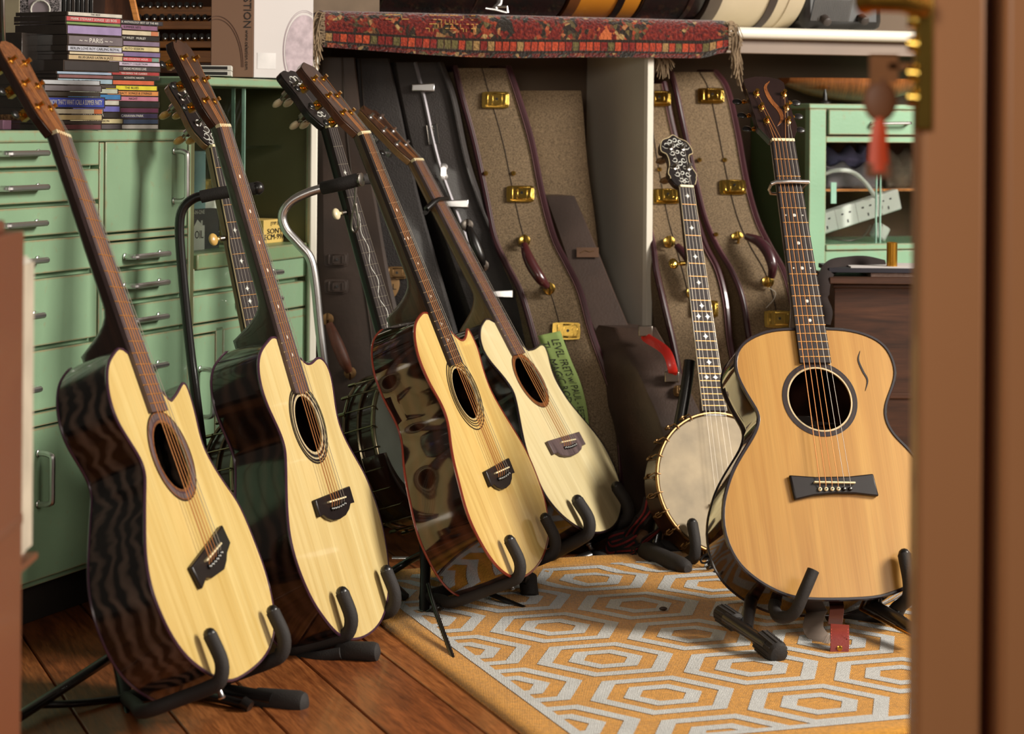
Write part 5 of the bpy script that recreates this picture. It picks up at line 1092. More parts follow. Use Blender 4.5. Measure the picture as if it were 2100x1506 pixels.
q = MB().tube([(.004 + .018 * math.cos(a * .39), -.0045, .075 + .018 * math.sin(a * .39)) for a in range(16)], .002, 6, closed=True).build('printed_hoop', m_paper, ph)
MB().tube([(.003, -.0042, .04), (.002, -.0042, -.05)], .0012, 5).build('printed_crease', m_black, ph)
wall_card('window_card', 'cream card with small grey squares behind the photograph at far left', 'card', 6, 40, -60, 48, 4.2, plain('cream_card', (150, 138, 112), .6), .004, z0=zc0)
o = MB().tube([W(5, -60, 3.7), W(6, 30, 3.7), W(8, 84, 3.72), W(9, 100, 3.73)], .0035, 8).build('thin_stand_rod', m_steel, smooth=True); tag(o, 'thin bright metal rod at the upper left edge beside the CD stacks', 'rod')
# vertical dark sleeves
for i in range(9):
    wall_card('record_sleeve', 'dark record sleeve standing upright, %s from the photograph towards the leaning board' % ORD[i + 1], 'record sleeve', 126 + i * 9, 133 + i * 9, -60, 60 - i * .6, 4.33, spine_mat([(34, 28, 26), (52, 42, 36), (28, 24, 22)][i % 3]), .15, z0=zc0 + .12)['group'] = 'dark record sleeves by the photograph'
m_sh = plain('dark_book_box', (34, 27, 23), .7); qbox('storage_box', 'black storage box under the record sleeves behind the CD stacks', 'box', 150, 200, 4.36, .12, .12, .122, m_sh)
# leaning board with bevelled edge
lb = thing('leaning_board', 'reddish brown wooden board leaning behind the CD stacks', 'board', Matrix.Translation(W(240, 150, 4.42)))
a0, a1, a2, a3 = W(192, -60, 4.40), W(258, -60, 4.40), W(262, 76, 4.36), W(228, 76, 4.36)
m_rb = wood('red_brown_board', (82, 46, 26), (112, 64, 38), 20, (1, 1, .1), .5); m_ob = wood('orange_wood', (186, 112, 50), (226, 152, 80), 18, (.15, 1, 1), .45)
pb = [W(170, -60, 4.40), W(236, -60, 4.40), W(282, 76, 4.36), W(216, 76, 4.36)]
def slab(pts, th): bk = Vector((0, th, 0)); return MB().hexa(pts[::-1], [p + bk for p in pts[::-1]])
for nm, mt, pts in (('board_face', m_rb, [W(180, -80, 4.40), W(248, -80, 4.40), W(280, 66, 4.37), W(214, 66, 4.37)]), ('board_edge', m_ob, [W(246, -80, 4.385), W(258, -80, 4.385), W(291, 66, 4.355), W(279, 66, 4.355)]), ('board_edge', m_ob, [W(174, -80, 4.385), W(182, -80, 4.385), W(216, 66, 4.355), W(210, 66, 4.355)])):
    o = slab(pts, .014).build(nm, mt, lb, bevel=.001); o.matrix_parent_inverse = lb.matrix_world.inverted()
# stepped rack of jars
rk = thing('jar_rack', 'stepped orange wooden rack of small dark jars on the dresser', 'rack', Matrix.Translation(W(350, 150, 4.5)))
def rkp(x0, x1, y0, y1, Z, th, nm='rail', mt=None):
    a, b, c, d = W(x0, y0, Z), W(x1, y0, Z), W(x1, y1, Z), W(x0, y1, Z); o = MB().hexa([d, c, b, a], [p + Vector((0, th, 0)) for p in (d, c, b, a)]).build(nm, mt or m_ob, rk, bevel=.001); o.matrix_parent_inverse = rk.matrix_world.inverted()
for y0, y1, Z, x0 in ((14, 32, 4.56, 268), (43, 60, 4.54, 276), (84, 98, 4.52, 286), (104, 128, 4.50, 292)): rkp(x0, 436, y0, y1, Z, .02)
rkp(290, 436, 128, 150, 4.50, .03, 'base', m_rb); rkp(262, 436, -60, 150, 4.66, .01, 'back', plain('rack_back', (70, 38, 20), .8)); rkp(262, 300, -60, -10, 4.5, .1, 'end_block'); 
for y, Z, x0, n in ((8, 4.55, 275, 10), (33, 4.53, 284, 10), (73, 4.51, 306, 9)):
    for i in range(n):
        if i == 0 and y == 8: protoj = None
        r = (.0072 if y != 73 else .0078) * (1 - .02 * i); P = W(x0 + i * (16.5 - .3 * i * .5), y + 2, Z + .0)
        m = MB().lathe([(r * .55, -.03), (r, -.024), (r, 0), (r * .9, .003), (r * .5, .0036)], P, Vector((.1, -1, .18)), 12)
        tag(m.build('glass_jar', plain('dark_glass', (46, 44, 44), .12, .0, 1, .3) if i + y == 8 else bpy.data.materials['dark_glass'], smooth=True), 'small dark glass jar, %s from the left in the %s row of the stepped rack' % (ORD[i + 1], {8: 'top', 33: 'middle', 73: 'bottom'}[y]), 'jar', 'small jars in the stepped rack')
# speaker cartons on the dresser
m_kraft = plain('brown_carton', (118, 88, 68), .8, 0, 0, .06, 5); m_wcart = plain('white_carton', (196, 190, 188), .7, 0, 0, .03, 4)
z0_ = fp(480, 158)[1] + .001
def carton(name, label, x0, x1, Z0, Z1, mat, dp=.16):
    a, b = W(x0, 150, Z0), W(x1, 150, Z1); a.z = b.z = z0_; d = (b - a).normalized(); n_ = Vector((-d.y, d.x, 0)); h = .22
    o = MB().hexa([a, b, b + n_ * dp, a + n_ * dp][::-1], [p + Vector((0, 0, h)) for p in (a, b, b + n_ * dp, a + n_ * dp)][::-1]).build(name, mat, bevel=.0012); tag(o, label, 'box')
    return o, Matrix((d, Vector((0, 0, 1)), -n_)).transposed().to_4x4(), a, (b - a).length
c1, Rc, a, L1 = carton('speaker_carton', 'brown cardboard carton printed TION and a web address, on the dresser', 432, 519, 4.42, 4.43, m_kraft)
def pr(o, body, size, u, z, R, a, mat, rot=0, sx=1.0, col=None):
    M = Matrix.Translation(a + (R.to_3x3() @ Vector((u, z, .0006)))) @ R @ Matrix.Rotation(rot, 4, 'Z'); t = text('print', body, size, mat, M, None, sx=sx); t.parent = o; return t
pr(c1, 'CELESTION', .021, L1 - .0125, .150, Rc, a, m_txtb, -math.pi / 2, 1.0); pr(c1, 'www.celestion.com', .0095, L1 - .0125, .054, Rc, a, m_txtb, -math.pi / 2, 1.05)
def print_ring(o, R, a, u, z, r, sx, mat, w_=.0008, ang=(0, 360), nn=48):
    pts = [a + (R.to_3x3() @ Vector((u + sx * r * math.cos(math.radians(q)), z + r * math.sin(math.radians(q)), .0003))) for q in [ang[0] + (ang[1] - ang[0]) * i / nn for i in range(nn + 1)]]
    t = MB().tube(pts, w_, 4).build('print_line', mat, o)
m_pk = plain('faint_brown_print', (92, 66, 54), .8); m_pw = plain('faint_lilac_print', (160, 142, 148), .7, 0, 0, .15, 30)
for r in (.100, .094): print_ring(c1, Rc, a, .012, .02, r, .52, m_pk, .0007, (0, 110))
c2, Rc, a, L2 = carton('speaker_carton', 'white carton with a faint lilac speaker cone print beside the brown carton', 520, 642, 4.47, 4.56, m_wcart)
dp_ = [(min(L2 - .001, L2 - .022 + .046 * math.cos(q * .1309)), .055 + .074 * math.sin(q * .1309)) for q in range(48)]
MB().prism(dp_, .0001, .0005, Matrix.Translation(a) @ Rc).build('print_disc', plain('lilac_print', (172, 156, 162), .7, 0, 0, .22, 60), c2)
for r in (.080, .083): print_ring(c2, Rc, a, L2 - .022, .055, r, .62, m_pw, .0006, (68, 292))
t_ = MB().hexa([a + (Rc.to_3x3() @ Vector(p)) for p in ((.008, .018, .0002), (.052, .018, .0002), (.052, .050, .0002), (.008, .050, .0002))], [a + (Rc.to_3x3() @ Vector(p)) for p in ((.008, .018, .0007), (.052, .018, .0007), (.052, .050, .0007), (.008, .050, .0007))]).build('sticker', plain('plain_label', (206, 202, 200), .6), c2)
for i, z in enumerate((0, .0105)):
    P = W(436, 146, 4.36); P.z = z0_ + z + .005
    o = MB().box((0, 0, 0), (.075, .10, .0095)).build('cd_case', m_clear if False else m_paper, bevel=.0006); o.matrix_world = Matrix.Translation(P) @ Matrix.Rotation(.1, 4, 'Z')
    MB().box((.0, -.0502, 0), (.060, .0006, .006)).build('spine', m_txtb, o); tag(o, 'white-edged CD case with black scribble print on the dresser, %s' % ('lower of the two' if i == 0 else 'upper of the two'), 'CD case')

# ================================================================ red patterned carpet folded over the shelf edge
pc = N('red_pile_carpet'); uvn = pc.n('ShaderNodeUVMap'); sep = pc.n('ShaderNodeSeparateXYZ'); pc.l(uvn.outputs[0], sep.inputs[0]); ux, vy = sep.outputs[0], sep.outputs[1]
uv3 = pc.n('ShaderNodeCombineXYZ'); pc.l(ux, uv3.inputs[0]); pc.l(vy, uv3.inputs[1]); uvv = uv3.outputs[0]
nz = pc.noise(uvv, 160, 3); basec = pc.ramp(nz, [(.3, srgb((54, 14, 13))), (.5, srgb((92, 24, 20))), (.72, srgb((128, 44, 30)))])
vor = pc.n('ShaderNodeTexVoronoi'); vor.inputs['Scale'].default_value = 17; mp = pc.n('ShaderNodeMapping'); mp.inputs['Scale'].default_value = (1, .9, 1); pc.l(uvv, mp.inputs['Vector']); pc.l(mp.outputs[0], vor.inputs['Vector'])
sepc = pc.n('ShaderNodeSeparateColor'); pc.l(vor.outputs['Color'], sepc.inputs[0])
motif = pc.math('MULTIPLY', pc.math('LESS_THAN', pc.math('ADD', vor.outputs['Distance'], pc.math('MULTIPLY', pc.noise(uvv, 60, 2), .55)), .62), pc.math('GREATER_THAN', sepc.outputs[0], .30))
mcol = pc.ramp(sepc.outputs[1], [(.0, srgb((34, 28, 24))), (.35, srgb((40, 34, 28))), (.5, srgb((112, 96, 58))), (.7, srgb((196, 84, 44))), (.9, srgb((58, 40, 30)))])
c_ = pc.mix(motif, basec, mcol)
pm = pc.ramp(pc.noise(uvv, 22, 2, .6), [(.52, (0, 0, 0, 1)), (.55, (1, 1, 1, 1))])
v2 = pc.n('ShaderNodeTexVoronoi'); v2.inputs['Scale'].default_value = 105; pc.l(uvv, v2.inputs['Vector']); s2 = pc.n('ShaderNodeSeparateColor'); pc.l(v2.outputs['Color'], s2.inputs[0])
c_ = pc.mix(pm, c_, pc.mix(1.0, pc.ramp(s2.outputs[0], [(.0, srgb((36, 28, 22))), (.42, srgb((44, 34, 26))), (.52, srgb((96, 84, 50))), (.64, srgb((100, 28, 22))), (.88, srgb((150, 66, 38))), (.97, srgb((160, 130, 84)))]), pc.ramp(nz, [(.3, (.7, .7, .7, 1)), (.7, (1.1, 1.1, 1.1, 1))]), 'MULTIPLY'))
# border row of small blocks
cell = pc.math('FLOOR', pc.math('MULTIPLY', ux, 62)); wn_ = pc.n('ShaderNodeTexWhiteNoise', noise_dimensions='1D'); pc.l(cell, wn_.inputs['W'])
bcol = pc.ramp(wn_.outputs['Value'], [(.0, srgb((160, 58, 36))), (.3, srgb((120, 34, 28))), (.55, srgb((150, 118, 74))), (.65, srgb((176, 70, 40))), (.8, srgb((96, 86, 50))), (.95, srgb((40, 26, 22)))]); bcol.node.color_ramp.interpolation = 'CONSTANT'
fr = pc.math('FRACT', pc.math('MULTIPLY', ux, 62)); gap = pc.math('LESS_THAN', fr, .16)
bcol = pc.mix(gap, bcol, srgb((52, 26, 20)))
bcol = pc.mix(1.0, bcol, pc.ramp(nz, [(.3, (.6, .6, .6, 1)), (.7, (1.1, 1.1, 1.1, 1))]), 'MULTIPLY')
def band(lo, hi): return pc.math('MULTIPLY', pc.math('GREATER_THAN', vy, lo), pc.math('LESS_THAN', vy, hi))
c_ = pc.mix(band(.048, .053), c_, srgb((36, 26, 20))); c_ = pc.mix(band(.053, .070), c_, bcol); c_ = pc.mix(band(.070, .075), c_, srgb((40, 28, 22)))
pc.bump(nz, .9, .006); m_pers = pc.fin(c_, .95, 0, 0, .1, .4)
kk0, kk1 = sp(656, 50)[0], sp(1478, 80)[0]
secs = [(.30, zs1 + .004), (.15, zs1 + .006), (.04, zs1 + .010), (.0, zs1 + .013), (-.022, zs1 + .010), (-.034, zs1 - .004), (-.036, zs1 - .024), (-.037, zs1 - .044), (-.034, zs1 - .060), (-.026, zs1 - .069), (-.014, zs1 - .066), (-.006, zs1 - .056), (-.006, zs1 - .03), (.0, zs1 - .0), (.02, zs1 + .001), (.30, zs1 + .001)]
nU = 90; m = MB(); vs = []; uvs = []
cum = [0]
for i in range(1, len(secs)): cum.append(cum[-1] + math.hypot(secs[i][0] - secs[i - 1][0], secs[i][1] - secs[i - 1][1]))
vbase = cum[4]
for i in range(nU + 1):
    t = i / nU; k = kk0 + (kk1 - kk0) * t
    for j, (v_, z_) in enumerate(secs):
        drop = .010 * math.sin(t * 5.2 - .6) * (1 if 5 <= j <= 12 else 0) * min(1, (j - 4) / 4 if j >= 5 else 0) + (.012 * ease(.55, .95, t) * (1 - ease(.93, 1, t)) if 7 <= j <= 11 else 0)
        vs.append(SP(k, v_ + .003 * math.sin(t * 23), z_ - drop)); uvs.append((k, cum[j] - vbase + .0))
n = len(secs); fs = [(i * n + j, i * n + (j + 1) % n, (i + 1) * n + (j + 1) % n, (i + 1) * n + j) for i in range(nU) for j in range(n)] + [tuple(range(n))[::-1], tuple(nU * n + j for j in range(n))]
m.add(vs, fs); rugo = thing('patterned_carpet', 'red and black patterned wool carpet with fringe folded over the white shelf edge', 'carpet', Matrix.Translation(SP((kk0 + kk1) / 2, 0, zs1)))
co = m.build('pile', m_pers, rugo, smooth=60); co.matrix_parent_inverse = rugo.matrix_world.inverted()
ul = co.data.uv_layers.new(name='UVMap')
for L in co.data.loops: ul.data[L.index].uv = uvs[L.vertex_index]
# woven yellow characters on the carpet front
m_yth = plain('golden_thread', (196, 150, 74), .8)
rnd = random.Random(3); m = MB()
for px0, wpx in ((872, 24), (898, 22), (922, 18), (944, 18), (966, 14), (790, 50)):
    for rr in range(4 if px0 > 800 else 2):
        for cc in range(3):
            if rnd.random() < .3: continue
            x = px0 + cc * wpx / 3; y = 31 + rr * 9 + (px0 - 870) * .01; a_ = rnd.random() < .7
            k, z = sp(x, y, -.0365); k2, z2 = sp(x + (wpx / 3.4 if a_ else 0), y + (0 if a_ else 7), -.0365); m.tube([SP(k, -.0378, z), SP(k2, -.0378, z2)], .0009, 4)
o = m.build('woven_marks', m_yth, rugo); o['kind'] = 'stuff'; o.matrix_parent_inverse = rugo.matrix_world.inverted()
m_fr = plain('wool_fringe', (132, 112, 88), .95, 0, 0, .2, 60)
def fringe(kx, n_, spread, side, seed, zlo):
    rnd = random.Random(seed); m = MB()
    for i in range(n_):
        t = i / n_; zz = zs1 + .008 - t * .062; v_ = -.030 - rnd.random() * .012; L_ = rnd.uniform(.03, zlo)
        p = SP(kx, v_, zz); q1 = p + U * side * rnd.uniform(.008, .022) + Vector((0, 0, rnd.uniform(-.008, .004))); q2 = q1 + U * side * rnd.uniform(-.002, .010) - Vector((0, rnd.uniform(0, .008), L_ * .5)); q3 = q2 + U * side * rnd.uniform(-.012, .012) - Vector((0, rnd.uniform(-.004, .004), L_ * .55))
        m.tube(cr([p, q1, q2, q3], 4), rnd.uniform(.0008, .0016), 4)
    o = m.build('fringe', m_fr, rugo, smooth=True); o['kind'] = 'stuff'; o.matrix_parent_inverse = rugo.matrix_world.inverted()
fringe(kk1, 90, .02, 1, 1, .085); fringe(kk0, 60, .01, -1, 2, .07)
m = MB(); rnd = random.Random(9)
for i in range(40):
    p = SP(pk1 + .004 + rnd.random() * .02, rnd.uniform(.02, .06), zs0 - .001); q = p + Vector((rnd.uniform(0, .045), 0, -rnd.uniform(.02, .06))); m.tube(cr([p, (p + q) / 2 + Vector((.008, 0, 0)), q], 3), .0011, 4)
o = m.build('fringe', m_fr, rugo, smooth=True); o['kind'] = 'stuff'; o.matrix_parent_inverse = rugo.matrix_world.inverted()

# ================================================================ drums and gear on the shelf
m_drk = plain('near_black_drum_shell', (34, 28, 26), .3, 0, .4, .2); m_orn = plain('amber_drum_shell', (206, 134, 40), .3, 0, .6, .12, 4); m_crm = plain('ivory_drum_shell', (200, 186, 158), .35, 0, .3, .06)
def drum(name, label, px0, px1, r, parts, v_=.17, body=m_drk, zb=None):
    ka, kb = sp(px0, 40, 0)[0], sp(px1, 40, 0)[0]; zc = zs1 + r + (.008 if zb is None else zb); root = thing(name, label, 'drum', Matrix.Translation(SP((ka + kb) / 2, v_, zs1)))
    o = MB().lathe([(r * .97, 0), (r, .003), (r, kb - ka - .003), (r * .97, kb - ka)], SP(ka, v_, zc), U, 72).build('shell', body, root, smooth=30); o.matrix_parent_inverse = root.matrix_world.inverted()
    for p0, p1, rr, mt, nm in parts:
        a, b = sp(p0, 30)[0], sp(p1, 30)[0]; o = MB().lathe([(r * .9, 0), (r + rr, .0), (r + rr, b - a), (r * .9, b - a)], SP(a, v_, zc), U, 72).build(nm, mt, root, smooth=30); o.matrix_parent_inverse = root.matrix_world.inverted()
    return root, zc
d1, z1_ = drum('drum', 'large near-black drum lying on the carpet-covered shelf, chrome bracket in front', 806, 1185, .165, [(1000, 1003, .001, m_steel, 'hoop')], .172, m_drk, .012)
m = MB(); Pb = W(1018, 20, 4.70); m.tube([W(1030, -30, 4.72), W(1024, 8, 4.71), W(1014, 18, 4.70)], .006, 8); m.tube([W(996, 17, 4.70), W(1016, 20, 4.70), W(1040, 26, 4.70)], .0028, 8); m.tube([W(1014, 14, 4.70), W(1040, 14, 4.70), W(1041, 26, 4.70)], .0028, 6)
o = m.build('bracket', m_chrome, d1, smooth=True); o.matrix_parent_inverse = d1.matrix_world.inverted()
drum('drum', 'amber-orange drum with a black hoop lying on the shelf above the carpet', 1192, 1340, .162, [(1192, 1214, .0006, plain('brown_band', (110, 66, 34), .3, 0, .5), 'hoop'), (1290, 1304, .003, m_black, 'hoop')], .172, m_orn, .012)  # narrow brown band round the left end of the shell
drum('drum', 'black drum with a chrome lug between the amber drum and the ivory drum', 1342, 1470, .165, [(1436, 1446, .002, m_steel, 'hoop'), (1345, 1352, .002, m_drk, 'hoop')], .172, m_drk, .012)
drum('drum', 'ivory drum with a dark hoop at the right part of the shelf', 1474, 1668, .168, [(1474, 1500, .0004, plain('grey_brown_hoop', (84, 72, 62), .4), 'hoop'), (1596, 1612, .003, plain('dark_brown_hoop', (58, 46, 42), .4), 'hoop'), (1636, 1668, .002, m_crm, 'hoop')], .173, m_crm, .001)
am = thing('ribbed_gadget', 'black ribbed device with two knobs on the right end of the shelf', 'electronic device', Matrix.Translation(SP(sp(1740, 40)[0], .12, zs1)))
ka, kb = sp(1672, 40)[0], sp(1840, 40)[0]
o = ubox(MB(), ka, kb, .06, .3, zs1 + .001, zs1 + .16).build('housing', m_black, am, bevel=.02); o.matrix_parent_inverse = am.matrix_world.inverted()
m = MB()
for i in range(22): k = ka + .02 + i * .0045; m.tube([SP(k, .056, zs1 + .02), SP(k + .012, .056, zs1 + .07)], .0013, 4)
o = m.build('grille_ribs', bpy.data.materials.get('grille_grey') or plain('grille_grey', (74, 68, 62), .5), am); o['kind'] = 'stuff'; o.matrix_parent_inverse = am.matrix_world.inverted()
for x, y in ((1693, 38), (1770, 36)):
    k, z = sp(x, y, .05); o = MB().lathe([(.011, 0), (.010, .02), (.007, .022)], SP(k, .058, z), -V + Vector((0, 0, -.5)), 16).build('knob', plain('grey_knob', (62, 54, 50), .5) if x == 1693 else bpy.data.materials['grey_knob'], am, smooth=True); o.matrix_parent_inverse = am.matrix_world.inverted()
bx_ = ubox(MB(), sp(640, 30)[0], sp(796, 30)[0], .06, .3, zs1 + .001, zs1 + .2).build('cardboard_box', plain('grey_brown_board', (110, 92, 74), .8), bevel=.002); tag(bx_, 'grey-brown box behind the left end of the folded carpet', 'box')

# ================================================================ right: mint cabinet with glass, desk, small things
gk0, gk1 = sp(1679, 300)[0], 1.28; gv = .045; gz1 = sp(1800, 214, gv)[1]
gc = thing('display_cabinet', 'mint green cabinet with a glass-fronted recess and top drawer at right', 'cabinet', Matrix.Translation(SP((gk0 + gk1) / 2, .18, 0)))
def gp_(m, nm, mt, bevel=.0015): o = m.build(nm, mt, gc, bevel=bevel); o.matrix_parent_inverse = gc.matrix_world.inverted(); return o
def gz(y): return sp(1800, y, gv)[1]
def gk(x): return sp(x, 350, gv)[0]
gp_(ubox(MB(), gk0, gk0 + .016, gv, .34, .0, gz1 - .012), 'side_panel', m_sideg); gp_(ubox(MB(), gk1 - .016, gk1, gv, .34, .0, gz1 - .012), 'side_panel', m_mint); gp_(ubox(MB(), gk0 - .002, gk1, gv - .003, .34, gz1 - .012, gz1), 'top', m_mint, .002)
gp_(ubox(MB(), gk0 - .0005, gk(1693), gv - .0025, gv + .02, 0, gz1 - .012), 'stile', m_mint); gp_(ubox(MB(), gk0 + .016, gk1, .33, .34, 0, gz1 - .012), 'back_panel', m_walld)
gp_(ubox(MB(), gk(1693), gk1, gv - .002, gv + .018, gz(293), gz(280)), 'rail', m_mint); gp_(ubox(MB(), gk(1693), gk1, gv - .006, .33, gz(512), gz(500)), 'recess_floor', m_mint)
gp_(ubox(MB(), gk(1693), gk1, gv - .0015, .33, gz(1070), gz(513)), 'lower_front', m_mint, .003)
gp_(ubox(MB(), gk(1693), gk1, gv - .001, .33, gz(281), gz1 - .012), 'drawer_box', plain('drawer_gap', (60, 44, 32), .8), 0)
dw = gp_(ubox(MB(), gk(1695), gk1, gv - .010, gv + .01, gz(277), gz(226)), 'drawer', m_mint, .002)
h = bar_handle(None, SP(gk(1782), gv - .010, gz(253)), SP(gk(1856), gv - .010, gz(252)), -V, .022, .0036); h.parent = dw
gp_(ubox(MB(), gk(1693), gk1, .33 - .25, .08 + .002, gz(395), gz(391)), 'inner_shelf', m_ob, 0) if False else gp_(ubox(MB(), gk(1693), gk1, .16, .33, gz(396), gz(391)), 'inner_shelf', m_ob, 0)
gp_(ubox(MB(), gk(1693), gk(1800), gv + .006, gv + .009, gz(500), gz(293)), 'sliding_glass', m_glass, 0); gp_(ubox(MB(), gk(1816), gk1, gv + .012, gv + .015, gz(500), gz(293)), 'sliding_glass', m_glass, 0)
for x, v_ in ((1800, .004), (1812, .012)): gp_(ubox(MB(), gk(x) - .0012, gk(x) + .0012, gv + v_, gv + v_ + .005, gz(499), gz(294)), 'glass_edge', m_gedge, 0)
gp_(ubox(MB(), gk(1706), gk(1717), gv + .003, gv + .006, gz(417), gz(374)), 'finger_grip', m_gedge, 0)
# power strip
ps_v = gv + .07
def gP(x, y, v_): k, z = sp(x, y, v_); return SP(k, v_, z)
A_, B_ = gP(1668, 466, ps_v), gP(1846, 408, ps_v + .03); xd = (B_ - A_).normalized(); Mp_ = frame(A_, xd, Vector((0, 0, 1)))
if (Mp_.to_3x3() @ Vector((0, 0, 1))).y > 0: Mp_ = frame(A_, xd, Vector((0, 0, -1)))
Lp = (B_ - A_).length; m_pl = plain('white_plastic', (222, 224, 218), .65, 0, 0, .03)
psr = thing('power_strip', 'white four-socket power strip leaning inside the glass recess', 'power strip', Mp_)
MB().box((Lp / 2, 0, -.012), (Lp, .050, .026)).build('housing', m_pl, psr, bevel=.004)
for i in range(4):
    cx_ = Lp * (.14 + .235 * i)
    if i: MB().box((cx_ - Lp * .117, 0, .0011), (.0006, .048, .0006)).build('groove', m_steel, psr)
    m = MB(); up = 1
    m.box((cx_ - .011, .008 * up, .0012), (.006, .0035, .0012)); m.box((cx_ + .011, .008 * up, .0012), (.006, .0035, .0012)); m.box((cx_ + .001, -.011 * up, .0012), (.0035, .0075, .0012)); m.build('socket_holes', m_black, psr)
cb = MB().tube(cr([gP(1688, 358, gv + .10), gP(1712, 350, gv + .09), gP(1745, 352, gv + .09), (gP(1772, 372, gv + .08)), gP(1796, 405, gv + .07)], 6), .0052, 8).build('white_cable', m_pl, smooth=True); tag(cb, 'thick white cable arching above the power strip', 'cable')
cb = MB().tube(cr([gP(1700, 489, gv + .09), gP(1740, 494, gv + .08), gP(1770, 485, gv + .08), gP(1786, 462, gv + .08)], 6), .0018, 6).build('thin_cable', m_steel, smooth=True); tag(cb, 'thin grey cable lying below the power strip', 'cable')
pl_ = MB().box(gP(1804, 476, gv + .075), (.034, .03, .036), RM @ Matrix.Rotation(.5, 3, 'Y')).build('plug', m_pl, bevel=.006); tag(pl_, 'white mains plug under the right end of the power strip', 'plug')
m_cl = plain('blue_grey_cloth', (112, 110, 146), .9, 0, 0, .2, 10); m_cl2 = plain('grey_crumpled_bag', (128, 122, 128), .7, 0, 0, .25, 14); m_bg = plain('beige_brown_folds', (112, 98, 84), .8, 0, 0, .4, 22)
def crumple(name, label, cat, x0, x1, y0, y1, v_, mat, seed, dp=.06):
    rnd = random.Random(seed); nx, ny = 14, 8; vs = []
    for j in range(ny + 1):
        for i in range(nx + 1):
            x = x0 + (x1 - x0) * i / nx; y = y0 + (y1 - y0) * j / ny - 8 * math.sin(i * .9 + seed) * (1 - j / ny); P = gP(x, y, v_) + V * (-.02 * math.sin(math.pi * j / ny) * math.sin(math.pi * i / nx) + rnd.uniform(-.004, .004)); vs.append(P)
    fs = [(j * (nx + 1) + i, (j + 1) * (nx + 1) + i, (j + 1) * (nx + 1) + i + 1, j * (nx + 1) + i + 1) for j in range(ny) for i in range(nx)]
    o = MB().add(vs, fs).build(name, mat, smooth=True); s_ = o.modifiers.new('s', 'SOLIDIFY'); s_.thickness = dp; s_.offset = 1 if False else -1; return tag(o, label, cat)
crumple('folded_cloth', 'blue-grey folded cloth on the inner shelf behind the glass', 'cloth', 1694, 1778, 306, 345, .20, m_cl, 1, .03)
crumple('plastic_bag', 'grey crumpled bag on the inner shelf below the blue-grey cloth', 'bag', 1694, 1800, 338, 388, .17, m_cl2, 4, .02)
crumple('folded_fabric', 'beige and grey folded fabric behind the right-hand glass', 'cloth', 1816, 1890, 310, 388, .19, m_bg, 7, .03)
# bowl-backed wooden thing and small black tool on the cabinet
bw2 = wood('striped_bowl_wood', (112, 64, 30), (164, 98, 48), 40, (3, .3, .3), .3, .4)
m = MB(); kA, kB = sp(1612, 170, .16)[0], sp(1900, 170, .16)[0]; cxk = (kA + kB) / 2; prof = []
nA = 26; vs = []; fs = []
for i in range(nA + 1):
    t = i / nA; k = kA + (kB - kA) * t; rr = .055 * math.sin(math.pi * (.06 + .88 * t)) ** .75
    for j in range(17): a = math.pi + math.pi * j / 16; vs.append(SP(k, .17 + rr * 1.8 * math.cos(a), gz1 + .060 + rr * math.sin(a)))
fs = [(i * 17 + j, i * 17 + j + 1, (i + 1) * 17 + j + 1, (i + 1) * 17 + j) for i in range(nA) for j in range(16)] + [tuple(range(17))[::-1], tuple(nA * 17 + j for j in range(17))] + [(i * 17, (i + 1) * 17, (i + 1) * 17 + 16, i * 17 + 16) for i in range(nA)]
tag(m.add(vs, fs).build('wooden_bowl', bw2, smooth=40), 'long striped orange-brown wooden bowl on top of the mint green cabinet', 'bowl')
P = gP(1692, 206, gv + .06); P.z = gz1; bt = MB().lathe([(.014, 0), (.014, .004), (.006, .008), (.005, .02), (.002, .034)], P, (0, 0, 1), 14).build('black_clamp', m_black, smooth=True); tag(bt, 'small black pointed tool standing on the mint cabinet corner', 'tool')
# desk with book, book edge, brass slide, black cloth
dz = W(1800, 569, 4.62).z
dk_ = thing('desk', 'dark brown wooden chest standing behind the orange-topped guitar', 'chest', Matrix.Translation((W(1800, 569, 4.62).x, 4.7, 0)))
m_desk = wood('dark_oak', (50, 28, 18), (84, 50, 32), 26, (.14, 1, 1), .5); x0, x1 = W(1700, 560, 4.62).x, W(2080, 560, 4.62).x
def kp(m, nm, mt=None, bevel=.002): o = m.build(nm, mt or m_desk, dk_, bevel=bevel); o.matrix_parent_inverse = dk_.matrix_world.inverted(); return o
kp(MB().box(((x0 + x1) / 2, 4.72, dz - .007), (x1 - x0, .22, .014)), 'top'); kp(MB().box(((x0 + x1) / 2 + .006, 4.73, (dz - .014) / 2), (x1 - x0 - .014, .19, dz - .014)), 'carcass')
kp(MB().box(((x0 + x1) / 2 + .004, 4.632, dz - .019), (x1 - x0 - .01, .010, .008)), 'moulding'); kp(MB().box(((x0 + x1) / 2 + .006, 4.634, .30), (x1 - x0 - .04, .006, .012)), 'moulding')
def dsk(name, label, cat, xa, xb, ya, yb, Z, dp, mt, bevel=.0006):
    a, b = W(xa, yb, Z), W(xb, ya, Z); z0 = a.z; o = MB().box(((a.x + b.x) / 2, Z + dp / 2, (z0 + b.z) / 2), (b.x - a.x, dp, b.z - z0)).build(name, mt, bevel=bevel); return tag(o, label, cat)
dsk('pale_book', 'pale pinkish book lying on the chest under the dark folder', 'book', 1786, 1960, 560, 572, 4.64, .14, plain('pinkish_page_edges', (168, 140, 128), .8, 0, 0, .2, 120)); 
fo = dsk('dark_folder', 'thin dark folder with white papers on top, on the chest', 'folder', 1700, 1970, 552, 559, 4.63, .16, plain('dark_folder', (34, 32, 42), .5))
ppr = dsk('white_papers', 'white sheets of paper on the dark folder', 'paper', 1745, 1960, 548.5, 552, 4.64, .13, m_wcart, 0)
Pz = W(1829, 551.5, 4.66); h_ = W(1829, 497, 4.66).z - Pz.z + .0
